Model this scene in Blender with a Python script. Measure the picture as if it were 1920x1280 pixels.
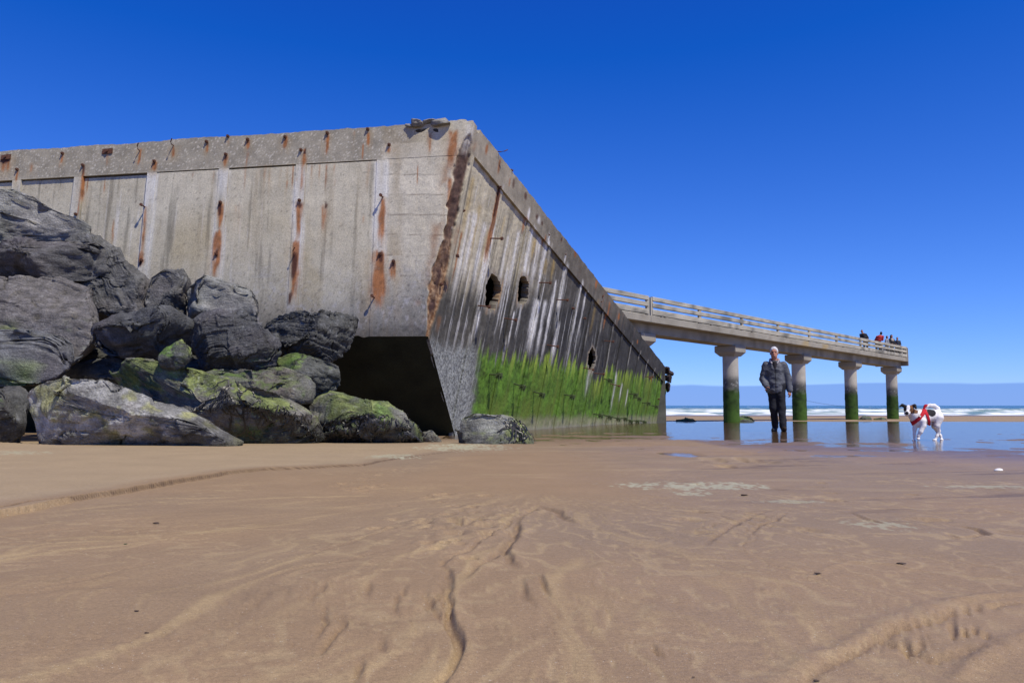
import bpy, math, random
import numpy as np
from mathutils import Vector, Matrix, Quaternion
from mathutils.kdtree import KDTree

for _o in list(bpy.data.objects):
    bpy.data.objects.remove(_o)
SC = bpy.context.scene
COL = SC.collection
R = math.radians

# ------------------------------------------------------------------ camera
CAM_H = 0.55
FPX = 28 / 36 * 1920
PITCH = math.atan(120 / FPX)
cd = bpy.data.cameras.new('camera')
cd.lens = 28
cd.sensor_width = 36
cd.clip_start = 0.05
cd.clip_end = 80000
cam = bpy.data.objects.new('camera', cd)
COL.objects.link(cam)
cam.location = (0, 0, CAM_H)
cam.rotation_euler = (math.pi / 2 + PITCH, 0, 0)
SC.camera = cam

# ------------------------------------------------------------------ light
SUN_EL, SUN_AZ = 57.0, 138.0          # azimuth clockwise from +Y
SUN_DIR = Vector((math.cos(R(SUN_EL)) * math.sin(R(SUN_AZ)),
                  math.cos(R(SUN_EL)) * math.cos(R(SUN_AZ)), math.sin(R(SUN_EL))))
sd = bpy.data.lights.new('sun', 'SUN')
sd.energy = 5.0
sd.angle = R(0.53)
sd.color = (1.0, 0.925, 0.79)
sun = bpy.data.objects.new('sun', sd)
COL.objects.link(sun)
sun.rotation_euler = SUN_DIR.to_track_quat('Z', 'Y').to_euler()

W = bpy.data.worlds.new('World')
SC.world = W
W.use_nodes = True
wt = W.node_tree
wt.nodes.clear()


def N(t, k, **kw):
    n = t.nodes.new(k)
    for a, b in kw.items():
        setattr(n, a, b)
    return n


def math_node(t, op, a, b=None, clamp=False):
    n = N(t, 'ShaderNodeMath', operation=op, use_clamp=clamp)
    for i, v in enumerate((a, b)):
        if v is None:
            continue
        if isinstance(v, (int, float)):
            n.inputs[i].default_value = v
        else:
            t.links.new(v, n.inputs[i])
    return n.outputs[0]


sky = N(wt, 'ShaderNodeTexSky', sky_type='NISHITA', sun_disc=False)
sky.sun_elevation = R(SUN_EL)
sky.sun_rotation = R(SUN_AZ)
sky.altitude = 0
sky.air_density = 0.8
sky.dust_density = 0.0
sky.ozone_density = 4.0
SKY_STRENGTH = 0.1
# one grading for the whole dome (gain, offset per channel), as a polarised, saturated exposure shows a clear sky
SKY_GRADE = ((0.72, -0.059), (0.95, -0.055), (1.50, 0.07))
sep = N(wt, 'ShaderNodeSeparateColor')
wt.links.new(sky.outputs[0], sep.inputs[0])
comb = N(wt, 'ShaderNodeCombineColor')
for i, (g_, o_) in enumerate(SKY_GRADE):
    p = math_node(wt, 'ADD', math_node(wt, 'MULTIPLY', sep.outputs[i], g_), o_ * 10)
    wt.links.new(math_node(wt, 'MAXIMUM', p, 0.06), comb.inputs[i])
# low bank of far cloud just above the horizon, all the way round
tc = N(wt, 'ShaderNodeTexCoord')
sx = N(wt, 'ShaderNodeSeparateXYZ')
wt.links.new(tc.outputs['Generated'], sx.inputs[0])
mp = N(wt, 'ShaderNodeMapping')
mp.inputs['Scale'].default_value = (1, 1, 5)
wt.links.new(tc.outputs['Generated'], mp.inputs[0])
nz = N(wt, 'ShaderNodeTexNoise')
nz.inputs['Scale'].default_value = 6
nz.inputs['Detail'].default_value = 4
wt.links.new(mp.outputs[0], nz.inputs['Vector'])
edge = math_node(wt, 'ADD', 0.0205, math_node(wt, 'MULTIPLY', nz.outputs[0], 0.012))
msk = math_node(wt, 'MULTIPLY', math_node(wt, 'SUBTRACT', edge, sx.outputs['Z']), 420, True)
mixc = N(wt, 'ShaderNodeMix', data_type='RGBA')
wt.links.new(math_node(wt, 'MULTIPLY', msk, 0.85), mixc.inputs['Factor'])
wt.links.new(comb.outputs[0], mixc.inputs['A'])
mixc.inputs['B'].default_value = (2.0, 3.75, 8.6, 1)
bgn = N(wt, 'ShaderNodeBackground')
bgn.inputs['Strength'].default_value = SKY_STRENGTH
wt.links.new(mixc.outputs['Result'], bgn.inputs[0])
wo = N(wt, 'ShaderNodeOutputWorld')
wt.links.new(bgn.outputs[0], wo.inputs[0])

SC.view_settings.view_transform = 'Standard'
SC.view_settings.look = 'None'
SC.view_settings.exposure = 0.0
SC.view_settings.gamma = 1.0
SC.view_settings.use_curve_mapping = False

# ------------------------------------------------------------------ helpers
CAMP = np.array([0, 0, CAM_H])
FW = np.array([0, math.cos(PITCH), math.sin(PITCH)])
UP = np.array([0, -math.sin(PITCH), math.cos(PITCH)])
RI = np.array([1.0, 0, 0])


def ray(x, y):
    return RI * (x - 960) / FPX + UP * (640 - y) / FPX + FW


def at(x, y, Y):
    """world point seen at survey pixel (x, y), Y metres in front of the camera"""
    d = ray(x, y)
    return CAMP + d * (Y / d[1])


def sp(t, s=5.0):
    return s * np.logaddexp(0, np.asarray(t, float) / s)


def smooth(a, b, x):
    t = np.clip((x - a) / (b - a), 0, 1)
    return t * t * (3 - 2 * t)


def zbase(y):
    """beach profile: a level wet shelf, a short fall, a second shelf under the pier, then the bar and the sea bed"""
    y = np.asarray(y, float)
    return -0.335 * smooth(24, 31, y) - 0.0121 * sp(y - 47, 2.0) + 0.0083 * sp(y - 66)


def zline(y):
    """the straight slope through both shelves, which the hull was set down on"""
    return -0.0121 * sp(np.asarray(y) - 17) + 0.0083 * sp(np.asarray(y) - 66)


def onground(x, y, zf=None):
    zf = zf or zbase
    d = ray(x, y)
    lo, hi = 0.5, 500
    for _ in range(50):
        m = (lo + hi) / 2
        P = CAMP + d * (m / d[1])
        if P[2] > float(zf(m)):
            lo = m
        else:
            hi = m
    return P


def lin(r, g, b):
    f = lambda c: (c / 255 / 12.92) if c / 255 <= 0.04045 else ((c / 255 + 0.055) / 1.055) ** 2.4
    return np.array([f(r), f(g), f(b)])


def mixv(a, b, m):
    m = np.asarray(m)[..., None]
    return a * (1 - m) + b * m


def _hash(ix, iy, iz, seed):
    h = (ix * 374761393 + iy * 668265263 + iz * 2147483647 + seed * 1274126177) & 0xFFFFFFFF
    h = ((h ^ (h >> 13)) * 1274126177) & 0xFFFFFFFF
    h = ((h ^ (h >> 15)) * 2246822519) & 0xFFFFFFFF
    return ((h ^ (h >> 16)) & 0xFFFFFF) / 8388607.5 - 1.0


def vn(P, seed=0):
    """value noise in [-1, 1]; P (N, 3)"""
    P = np.asarray(P, float)
    i = np.floor(P).astype(np.int64)
    f = P - i
    f = f * f * f * (f * (f * 6 - 15) + 10)
    x, y, z = i[:, 0], i[:, 1], i[:, 2]
    fx, fy, fz = f[:, 0], f[:, 1], f[:, 2]
    L = lambda a, b, t: a + (b - a) * t
    h = lambda a, b, c: _hash(x + a, y + b, z + c, seed)
    return L(L(L(h(0, 0, 0), h(1, 0, 0), fx), L(h(0, 1, 0), h(1, 1, 0), fx), fy),
             L(L(h(0, 0, 1), h(1, 0, 1), fx), L(h(0, 1, 1), h(1, 1, 1), fx), fy), fz)


def fbm(P, o=4, seed=0, gain=0.5, lac=2.07):
    P = np.asarray(P, float)
    a, s, t = 1.0, 0.0, 0.0
    for k in range(o):
        s = s + a * vn(P * lac ** k + 17.3 * k, seed + k * 7)
        t += a
        a *= gain
    return s / t


def ridged(P, o=4, seed=0):
    a, s, t = 1.0, 0.0, 0.0
    for k in range(o):
        s = s + a * (1 - 2 * np.abs(vn(P * 2.1 ** k + 9.1 * k, seed + k * 5)))
        t += a
        a *= 0.5
    return s / t


def c3(a, b, c=None):
    return np.stack([a, b, np.zeros_like(a) if c is None else c], -1)


ORI = {}


def finish(name, me, mat, parent=None, smooth_shade=True):
    o = bpy.data.objects.new(name, me)
    COL.objects.link(o)
    if mat is not None and not me.materials:
        me.materials.append(mat)
    if smooth_shade:
        me.polygons.foreach_set('use_smooth', np.ones(len(me.polygons), bool))
    if parent is not None:
        o.parent = parent
    ORI[o] = ORI.get(parent, np.zeros(3))
    return o


def make_mesh(name, V, F, col=None, wet=None):
    """F: (M, 4) or (M, 3) int array, or list of polygons"""
    me = bpy.data.meshes.new(name)
    V = np.asarray(V, np.float32)
    if isinstance(F, np.ndarray):
        k = F.shape[1]
        me.vertices.add(len(V))
        me.vertices.foreach_set('co', V.ravel())
        me.loops.add(F.size)
        me.loops.foreach_set('vertex_index', F.astype(np.int32).ravel())
        me.polygons.add(len(F))
        me.polygons.foreach_set('loop_start', np.arange(0, F.size, k, dtype=np.int32))
        me.update(calc_edges=True)
        me.validate()
    else:
        me.from_pydata([tuple(v) for v in V], [], [tuple(int(i) for i in f) for f in F])
        me.update()
    if col is not None:
        c = np.ones((len(V), 4), np.float32)
        c[:, :3] = np.clip(col, 0, 1)
        a = me.attributes.new('col', 'FLOAT_COLOR', 'POINT')
        a.data.foreach_set('color', c.ravel())
    if wet is not None:
        a = me.attributes.new('wet', 'FLOAT', 'POINT')
        a.data.foreach_set('value', np.asarray(wet, np.float32))
    return me


def obj(name, V, F, mat, parent=None, col=None, wet=None, sm=True):
    V = np.asarray(V, float) - ORI.get(parent, np.zeros(3))
    return finish(name, make_mesh(name, V, F, col, wet), mat, parent, sm)


def tag(o, label, cat, group=None):
    o['label'] = label
    o['category'] = cat
    if group:
        o['group'] = group
    return o


def thing(name, base, label, cat, group=None):
    o = bpy.data.objects.new(name, None)
    o.empty_display_size = 0.2
    COL.objects.link(o)
    o.location = tuple(base)
    ORI[o] = np.asarray(base, float)
    return tag(o, label, cat, group)


class MB:
    """collects boxes, tubes and prisms as one mesh"""

    def __init__(s):
        s.V, s.F = [], []

    def add(s, V, F):
        b = len(s.V)
        s.V += [tuple(v) for v in V]
        s.F += [tuple(i + b for i in f) for f in F]
        return s

    def hexa(s, a):
        """8 corners: bottom 4 ccw, top 4 ccw"""
        return s.add(a, [(3, 2, 1, 0), (4, 5, 6, 7), (0, 1, 5, 4), (1, 2, 6, 5), (2, 3, 7, 6), (3, 0, 4, 7)])

    def box(s, c, ex, ey, ez):
        c, ex, ey, ez = map(np.asarray, (c, ex, ey, ez))
        return s.hexa([c - ex - ey - ez, c + ex - ey - ez, c + ex + ey - ez, c - ex + ey - ez,
                       c - ex - ey + ez, c + ex - ey + ez, c + ex + ey + ez, c - ex + ey + ez])

    def tube(s, pts, rad, n=8, cap=True):
        pts = [np.asarray(p, float) for p in pts]
        rad = [rad] * len(pts) if isinstance(rad, (int, float)) else rad
        V = []
        for i, p in enumerate(pts):
            d = pts[min(i + 1, len(pts) - 1)] - pts[max(i - 1, 0)]
            d = d / (np.linalg.norm(d) + 1e-9)
            u = np.cross(d, [0, 0, 1.0]) if abs(d[2]) < 0.9 else np.cross(d, [1.0, 0, 0])
            u /= np.linalg.norm(u)
            v = np.cross(d, u)
            for k in range(n):
                a = 2 * math.pi * k / n
                V.append(p + rad[i] * (math.cos(a) * u + math.sin(a) * v))
        F = []
        for i in range(len(pts) - 1):
            for k in range(n):
                F.append((i * n + k, i * n + (k + 1) % n, (i + 1) * n + (k + 1) % n, (i + 1) * n + k))
        if cap:
            F.append(tuple(range(n)))
            F.append(tuple((len(pts) - 1) * n + k for k in range(n))[::-1])
        return s.add(V, F)

    def build(s, name, mat, parent=None, sm=False):
        return obj(name, np.array(s.V), s.F, mat, parent, sm=sm)


def grid_faces(nu, nv):
    i = np.arange(nu * nv).reshape(nu, nv)
    return np.stack([i[:-1, :-1], i[1:, :-1], i[1:, 1:], i[:-1, 1:]], -1).reshape(-1, 4)


# ------------------------------------------------------------------ materials
def new_mat(name):
    m = bpy.data.materials.new(name)
    m.use_nodes = True
    t = m.node_tree
    b = t.nodes['Principled BSDF']
    return m, t, b


def obj_coord(t, scale=None):
    c = N(t, 'ShaderNodeTexCoord')
    if scale is None:
        return c.outputs['Object']
    p = N(t, 'ShaderNodeMapping')
    p.inputs['Scale'].default_value = scale
    t.links.new(c.outputs['Object'], p.inputs[0])
    return p.outputs[0]


def noise(t, vec, scale, detail=4, rough=0.55):
    n = N(t, 'ShaderNodeTexNoise')
    n.inputs['Scale'].default_value = scale
    n.inputs['Detail'].default_value = detail
    n.inputs['Roughness'].default_value = rough
    t.links.new(vec, n.inputs['Vector'])
    return n.outputs[0]


def remap(t, v, a, b, c, d):
    n = N(t, 'ShaderNodeMapRange')
    t.links.new(v, n.inputs[0])
    for i, x in enumerate((a, b, c, d)):
        n.inputs[1 + i].default_value = x
    return n.outputs[0]


def mulcol(t, col, fac):
    n = N(t, 'ShaderNodeVectorMath', operation='SCALE')
    t.links.new(col, n.inputs[0])
    t.links.new(fac, n.inputs['Scale'])
    return n.outputs[0]


def attr(t, name, out='Color'):
    n = N(t, 'ShaderNodeAttribute', attribute_name=name)
    return n.outputs[out]


def bump(t, b, h, strength, dist):
    n = N(t, 'ShaderNodeBump')
    n.inputs['Strength'].default_value = strength
    n.inputs['Distance'].default_value = dist
    t.links.new(h, n.inputs['Height'])
    t.links.new(n.outputs[0], b.inputs['Normal'])
    return n


def rgb(t, c):
    n = N(t, 'ShaderNodeRGB')
    n.outputs[0].default_value = (*c, 1)
    return n.outputs[0]


def mat_attr(name, rough, speck=((60, .75, 1.25), (180, .85, 1.15)), bmp=(45, 0.5, 0.01), spec=0.3):
    m, t, b = new_mat(name)
    oc = obj_coord(t)
    c = attr(t, 'col')
    for s, lo, hi in speck:
        c = mulcol(t, c, remap(t, noise(t, oc, s, 3), 0.3, 0.7, lo, hi))
    t.links.new(c, b.inputs['Base Color'])
    b.inputs['Roughness'].default_value = rough
    b.inputs['Specular IOR Level'].default_value = spec
    if bmp:
        bump(t, b, noise(t, oc, bmp[0], 5, 0.65), bmp[1], bmp[2])
    return m


def mat_flat(name, c, rough=0.7, var=0.25, scale=12, bmp=None, metal=0.0, spec=0.3):
    m, t, b = new_mat(name)
    oc = obj_coord(t)
    k = mulcol(t, rgb(t, c), remap(t, noise(t, oc, scale, 5), 0.3, 0.7, 1 - var, 1 + var))
    t.links.new(k, b.inputs['Base Color'])
    b.inputs['Roughness'].default_value = rough
    b.inputs['Metallic'].default_value = metal
    b.inputs['Specular IOR Level'].default_value = spec
    if bmp:
        bump(t, b, noise(t, oc, bmp[0], 4), bmp[1], bmp[2])
    return m


M_CONC = mat_attr('weathered_concrete', 0.9, ((38, .84, 1.16), (120, .80, 1.20)), (70, 0.6, 0.012), 0.2)
M_ROCK = mat_attr('slate_rock', 0.75, ((9, .75, 1.25), (45, .7, 1.3)), None, 0.3)
t = M_ROCK.node_tree
b = t.nodes['Principled BSDF']
_c = N(t, 'ShaderNodeTexCoord')
_m = N(t, 'ShaderNodeMapping')
_m.inputs['Rotation'].default_value = (0.5, -0.6, 0.3)
_m.inputs['Scale'].default_value = (5, 5, 19)
t.links.new(_c.outputs['Object'], _m.inputs[0])
_s = noise(t, _m.outputs[0], 1.0, 6, 0.7)
_f = noise(t, _c.outputs['Object'], 30, 6, 0.7)
bump(t, b, math_node(t, 'ADD', math_node(t, 'MULTIPLY', _s, 1.0), math_node(t, 'MULTIPLY', _f, 1.2)), 0.8, 0.03)
_l = b.inputs['Base Color'].links[0].from_socket
t.links.new(mulcol(t, _l, remap(t, _s, 0.3, 0.6, 0.72, 1.12)), b.inputs['Base Color'])
M_RUST = mat_flat('rusty_iron', (0.10, 0.045, 0.028), 0.9, 0.5, 40, (60, 0.8, 0.01))
M_WEED = mat_flat('dark_seaweed', (0.022, 0.02, 0.016), 0.45, 0.5, 30, None, 0, 0.5)
M_WEEDG = mat_flat('tufted_weed', (0.05, 0.07, 0.025), 0.8, 0.5, 40)
M_SHELL = mat_flat('white_shell', (0.75, 0.73, 0.68), 0.5, 0.12, 60)
M_BODY = mat_attr('figure_surface', 0.8, ((40, .85, 1.15),), (90, 0.3, 0.006), 0.25)

# sand
M_SAND, t, b = new_mat('wet_sand')
oc = obj_coord(t)
c = attr(t, 'col')
c = mulcol(t, c, remap(t, noise(t, oc, 2.2, 4), .3, .7, .94, 1.06))
c = mulcol(t, c, remap(t, noise(t, oc, 90, 3), .3, .7, .88, 1.12))
c = mulcol(t, c, remap(t, noise(t, oc, 420, 2), .3, .7, .74, 1.26))
flk = N(t, 'ShaderNodeMix', data_type='RGBA')
t.links.new(remap(t, noise(t, oc, 170, 1), .735, .77, 0, .75), flk.inputs['Factor'])
t.links.new(c, flk.inputs['A'])
flk.inputs['B'].default_value = (.55, .5, .42, 1)
t.links.new(flk.outputs['Result'], b.inputs['Base Color'])
wv = attr(t, 'wet', 'Fac')
t.links.new(remap(t, wv, 0, 1, 0.78, 0.30), b.inputs['Roughness'])
t.links.new(remap(t, wv, 0, 1, 0.08, 0.45), b.inputs['Specular IOR Level'])
bh = math_node(t, 'ADD', math_node(t, 'MULTIPLY', noise(t, oc, 240, 3), 0.35),
               noise(t, obj_coord(t, (9, 22, 9)), 1.0, 5))
bump(t, b, bh, 0.5, 0.012)

# thin film of water over the sand
M_FILM, t, b = new_mat('thin_water_film')
t.nodes.remove(b)
gl = N(t, 'ShaderNodeBsdfGlossy')
gl.inputs['Roughness'].default_value = 0.05
tr = N(t, 'ShaderNodeBsdfTransparent')
tr.inputs[0].default_value = (0.93, 0.9, 0.84, 1)
fr = N(t, 'ShaderNodeFresnel')
fr.inputs[0].default_value = 1.33
bn = N(t, 'ShaderNodeBump')
bn.inputs['Strength'].default_value = 1.0
bn.inputs['Distance'].default_value = 0.0045
hh = math_node(t, 'ADD', noise(t, obj_coord(t, (1.1, 4.5, 1)), 1.0, 3),
               math_node(t, 'MULTIPLY', noise(t, obj_coord(t, (4, 13, 1)), 1.0, 2), 0.8))
t.links.new(hh, bn.inputs['Height'])
t.links.new(bn.outputs[0], gl.inputs['Normal'])
mx = N(t, 'ShaderNodeMixShader')
t.links.new(fr.outputs[0], mx.inputs[0])
t.links.new(tr.outputs[0], mx.inputs[1])
t.links.new(gl.outputs[0], mx.inputs[2])
t.links.new(mx.outputs[0], t.nodes['Material Output'].inputs[0])

# sea
M_SEA, t, b = new_mat('sea_water')
t.links.new(attr(t, 'col'), b.inputs['Base Color'])
t.links.new(remap(t, attr(t, 'wet', 'Fac'), 0, 1, 0.22, 0.95), b.inputs['Roughness'])
b.inputs['Specular IOR Level'].default_value = 0.12
bump(t, b, noise(t, obj_coord(t, (0.5, 1.4, 1)), 1.0, 4), 0.6, 0.5)


# ------------------------------------------------------------------ setting: sand
def poly_dist(X, Y, pts):
    """distance to a polyline, signed (+ on its left side), and fraction along it"""
    best = np.full(X.shape, 1e9)
    sign = np.ones(X.shape)
    frac = np.zeros(X.shape)
    n = len(pts) - 1
    for i in range(n):
        a, b_ = np.asarray(pts[i][:2]), np.asarray(pts[i + 1][:2])
        d = b_ - a
        L2 = d @ d + 1e-12
        tt = np.clip(((X - a[0]) * d[0] + (Y - a[1]) * d[1]) / L2, 0, 1)
        ex, ey = X - a[0] - tt * d[0], Y - a[1] - tt * d[1]
        q = np.hypot(ex, ey)
        m = q < best
        best = np.where(m, q, best)
        sign = np.where(m, np.sign(d[0] * ey - d[1] * ex + 1e-12), sign)
        frac = np.where(m, (i + tt) / n, frac)
    return best, sign, frac


def above(X, Y, pts):
    """how far Y lies beyond a line that runs left to right"""
    P = np.array(pts)
    return Y - np.interp(X, P[:, 0], P[:, 1])


def gpts(px):
    return [onground(*p) for p in px]


SCARP = gpts([(-700, 1130), (-200, 1005), (0, 965), (60, 952), (110, 947), (180, 935), (250, 924), (330, 907), (430, 890), (500, 882),
              (560, 880), (680, 874), (740, 862), (800, 853), (880, 842), (960, 836)])
POOL = gpts([(960, 822), (1050, 824), (1150, 822), (1240, 818), (1330, 830), (1420, 836), (1520, 839), (1700, 846), (1920, 856), (2400, 880)]) + [np.array([16., 5.5, 0])]
RILLS = [  # pixels, width m, depth m
    ([(1003, 951), (985, 968), (964, 988), (948, 1012), (931, 1034), (912, 1048), (880, 1068), (850, 1088)], .020, .013),
    ([(985, 966), (940, 990), (917, 998), (880, 1025), (850, 1047), (832, 1060)], .016, .010),
    ([(966, 986), (958, 1010), (938, 1034), (946, 1050), (960, 1066)], .022, .014),
    ([(830, 1058), (834, 1082), (838, 1112), (850, 1130), (843, 1147), (843, 1180), (849, 1213), (847, 1247), (830, 1273), (806, 1320)], .015, .017),
    ([(826, 1080), (822, 1112), (834, 1140), (842, 1150)], .012, .009),
    ([(793, 1113), (810, 1126), (802, 1138), (790, 1134)], .014, .012),
    ([(800, 1138), (820, 1150), (836, 1164)], .012, .009),
    ([(1010, 948), (1035, 958), (1060, 970), (1080, 980)], .028, .012),
    ([(604, 1092), (596, 1106), (583, 1126)], .011, .007),
    ([(598, 1132), (605, 1150), (612, 1167), (604, 1182), (600, 1194)], .010, .008),
    ([(633, 1152), (650, 1172), (644, 1184), (620, 1208), (603, 1230)], .012, .011),
    ([(693, 1238), (684, 1256), (677, 1275)], .010, .008),
    ([(750, 1100), (754, 1112), (742, 1130), (728, 1150)], .010, .007),
    ([(735, 1195), (732, 1215), (740, 1225)], .012, .006),
    ([(1440, 955), (1405, 968), (1375, 985), (1345, 1000), (1332, 1022)], .020, .009),
    ([(1470, 962), (1450, 978), (1420, 985), (1400, 1003)], .016, .009),
    ([(1007, 1080), (1018, 1098), (1034, 1114)], .012, .010),
    ([(970, 1088), (985, 1110), (1005, 1130)], .012, .007),
    ([(680, 1092), (690, 1100), (684, 1114)], .012, .007),
    ([(1700, 1205), (1715, 1228), (1738, 1205)], .010, .012),
    ([(1780, 1165), (1800, 1195), (1835, 1185), (1870, 1200)], .010, .012),
    ([(1650, 1215), (1700, 1180), (1790, 1150), (1920, 1128)], .014, .010),
    ([(1450, 1290), (1560, 1235), (1650, 1200), (1760, 1240), (1920, 1200)], .013, .008),
    ([(1800, 985), (1830, 990), (1840, 1000), (1800, 1008), (1770, 1000)], .018, .012),
    ([(1220, 1210), (1235, 1228)], .009, .008),
    ([(430, 1165), (470, 1140), (500, 1105)], .014, .005),
    ([(1595, 960), (1625, 974), (1650, 980)], .014, .007),
    ([(560, 1050), (610, 1030), (680, 1010), (760, 985)], .012, .004),
    ([(480, 1085), (570, 1065), (660, 1050), (740, 1030)], .012, .004),
]
PUDDLES = [((1278, 850), 36, 5), ((1338, 862), 20, 4), ((1425, 865), 34, 4), ((1360, 874), 20, 3), ((1390, 861), 12, 2)]
RIDGES = [
    ([(1380, 1295), (1440, 1262), (1530, 1222), (1600, 1200), (1660, 1172), (1700, 1158), (1790, 1130), (1860, 1118), (1980, 1095)], .021, .009),
    ([(1620, 1165), (1680, 1150), (1760, 1128), (1920, 1108)], .022, .008),
    ([(1415, 1112), (1440, 1105), (1490, 1105)], .014, .007),
    ([(1780, 1285), (1860, 1225), (1960, 1170)], .020, .012),
    ([(1490, 1085), (1600, 1052), (1690, 1056), (1770, 1075)], .014, .005),
]
FAN = onground(1030, 915)
rng = np.random.default_rng(7)
_fp = []
for _ in range(80):
    _fp.append((onground(*((rng.normal(680, 28), rng.normal(915, 20)) if _ < 22 else (rng.normal(860, 60), rng.normal(985, 32)))), rng.uniform(.018, .05), rng.uniform(.006, .014)))
for _ in range(26):
    _fp.append((onground(rng.uniform(1180, 1900), rng.uniform(890, 1010)), rng.uniform(.03, .08), rng.uniform(.003, .008)))


def terrain(X, Y):
    sh = X.shape
    X, Y = X.ravel(), Y.ravel()
    Z = zbase(Y)
    wx = X + .03 * fbm(c3(X * 3.1, Y * 3.1), 3, 3) + .012 * fbm(c3(X * 14, Y * 14), 2, 5)
    wy = Y + .03 * fbm(c3(X * 3.1 + 50, Y * 3.1), 3, 4) + .012 * fbm(c3(X * 14 + 9, Y * 14), 2, 6)
    d, s, fr_ = poly_dist(wx, wy, SCARP)
    sd_ = d * np.sign(above(wx, wy, SCARP) + 1e-9)
    amp = (.030 * (1 - smooth(.45, 1.0, fr_)) + .004) * (1 - smooth(.9, 1.0, fr_))
    step = smooth(-.006, .012, sd_)
    terr = amp * step + np.clip(sd_, 0, 6) * .006 * (1 - smooth(.8, 1.0, fr_))
    lowside = smooth(0, -.5, sd_)
    Z = Z + terr
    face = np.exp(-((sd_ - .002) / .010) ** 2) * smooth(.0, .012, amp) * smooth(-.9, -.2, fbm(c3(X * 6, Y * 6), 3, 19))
    # broad undulation and flow-drawn micro relief
    Z = Z + .010 * fbm(c3(X * .8, Y * .8), 3, 11) * (1 - smooth(7, 12, Y))
    dx, dy = X - FAN[0], Y - FAN[1]
    ang, rr = np.arctan2(-dy, -dx), np.hypot(dx, dy) + .05
    fanw = smooth(.15, .6, rr) * (1 - smooth(5.5, 9, rr)) * smooth(-.45, .0, ang) * (1 - smooth(1.3, 2.1, ang)) * lowside
    warp = .10 * fbm(c3(X * 1.6, Y * 1.6), 2, 21)
    st = fbm(c3((ang + warp) * 26, np.log(rr) * 2.2), 4, 23, .8)
    Z = Z + .0035 * st * fanw
    # fine braided rills fanning out with the run-off
    wp2 = .22 * fbm(c3(X * 2.3, Y * 2.3), 3, 25)
    full = smooth(.2, .8, rr) * (1 - smooth(3.2, 5.0, rr)) * lowside * smooth(4.6, 3.6, Y)
    b1 = fbm(c3((ang + wp2) * 5.5 + 3, np.log(rr) * 2.3), 3, 26)
    b2 = fbm(c3((ang + wp2 * 1.6) * 13 + 3, np.log(rr) * 3.4), 3, 27)
    act = smooth(-.15, .35, fbm(c3(X * 1.1, Y * 1.1), 2, 28))
    braid = (smooth(.045, .0, np.abs(b1)) + .6 * smooth(.06, .0, np.abs(b2))) * full * act
    Z = Z - .0055 * braid + .004 * smooth(.0, .12, b1) * smooth(.30, .12, b1) * full * act
    # thin stepped sheets of sand left by the run-off, with crisp lobed edges
    sl_ = 5.0 * fbm(c3((ang + .6 * wp2) * 3.2 + 9, np.log(rr) * 1.6 + .35 * fbm(c3(X * 5, Y * 5), 2, 34)), 4, 29, .55)
    fr2 = sl_ - np.floor(sl_)
    lobe = (np.floor(sl_) + smooth(.90, 1.0, fr2))
    lm = smooth(.3, .9, rr) * (1 - smooth(3.6, 5.5, rr)) * lowside * smooth(-.35, .3, fbm(c3(X * .9 + 5, Y * .9), 2, 35))
    Z = Z + .0019 * lobe * lm
    # tongues of slumped wet sand near the middle
    tg = ridged(c3(X * 2.4 + .6 * fbm(c3(X * 2, Y * 2), 2, 8), Y * 1.7), 2, 31)
    tz = np.exp(-((X - .25) / .75) ** 2 - ((Y - 2.7) / 1.2) ** 2)
    Z = Z + .006 * np.clip(tg, -.2, 1) * tz
    # cross-current ripples toward the wet right side
    rm = smooth(.6, 2.2, X) * smooth(3.2, 4.6, Y) * (1 - smooth(8, 11, Y))
    rp = fbm(c3(X * 1.0, Y * 5.5 - X * 1.1), 5, 41, .6)
    Z = Z + .009 * rp * rm + .0010 * fbm(c3(X * 38, Y * 38), 3, 42)
    midr = smooth(7.0, 9.5, Y) * (1 - smooth(50, 75, Y))
    rel = fbm(c3(X * .5, Y * 1.1 + .12 * X), 5, 51, .6)
    Z = Z + .019 * rel * midr * smooth(-2, 1, X) * (1 - .75 * smooth(13, 22, Y))
    Z = Z + (.013 * fbm(c3(X * 1.3, Y * 2.0), 4, 53, .6) + .009 * fbm(c3(X * 4, Y * 4.5), 3, 54)) * smooth(7.0, 9, Y) * (1 - .8 * smooth(14, 22, Y)) * smooth(-1, 1, X)
    for p_, hw_, hh_ in PUDDLES:
        c_, e_ = onground(*p_), onground(p_[0] + hw_, p_[1])
        f_, n_ = onground(p_[0], p_[1] - hh_), onground(p_[0], p_[1] + hh_)
        q_ = ((X - c_[0]) / (e_[0] - c_[0])) ** 2 + ((Y - (f_[1] + n_[1]) / 2) / ((f_[1] - n_[1]) / 2)) ** 2
        Z = Z - .026 * smooth(1.4, .4, q_ + .5 * fbm(c3(X * 3, Y * 3), 2, 55))
    groove = np.clip(braid, 0, 1) * .6
    for L, sg in ((RILLS, -1), (RIDGES, 1)):
        for px, w, dep in L:
            pts = gpts(px)
            P = np.array(pts)
            m = (X > P[:, 0].min() - .3) & (X < P[:, 0].max() + .3) & (Y > P[:, 1].min() - .3) & (Y < P[:, 1].max() + .3)
            if not m.any():
                continue
            q, sgn, f2 = poly_dist(wx[m], wy[m], pts)
            tp = np.sin(np.clip(f2, .04, .96) * math.pi) ** .5
            g = (smooth(w, w * .3, q) if sg < 0 else np.exp(-(q / w) ** 2)) * tp
            Z[m] += sg * dep * g
            if sg < 0:     # a soft bank thrown up along one side
                Z[m] += .5 * dep * smooth(w * .9, w * 1.15, q) * smooth(w * 4, w * 1.3, q) * tp * (sgn > 0)
                groove[m] = np.maximum(groove[m], g)
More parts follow.
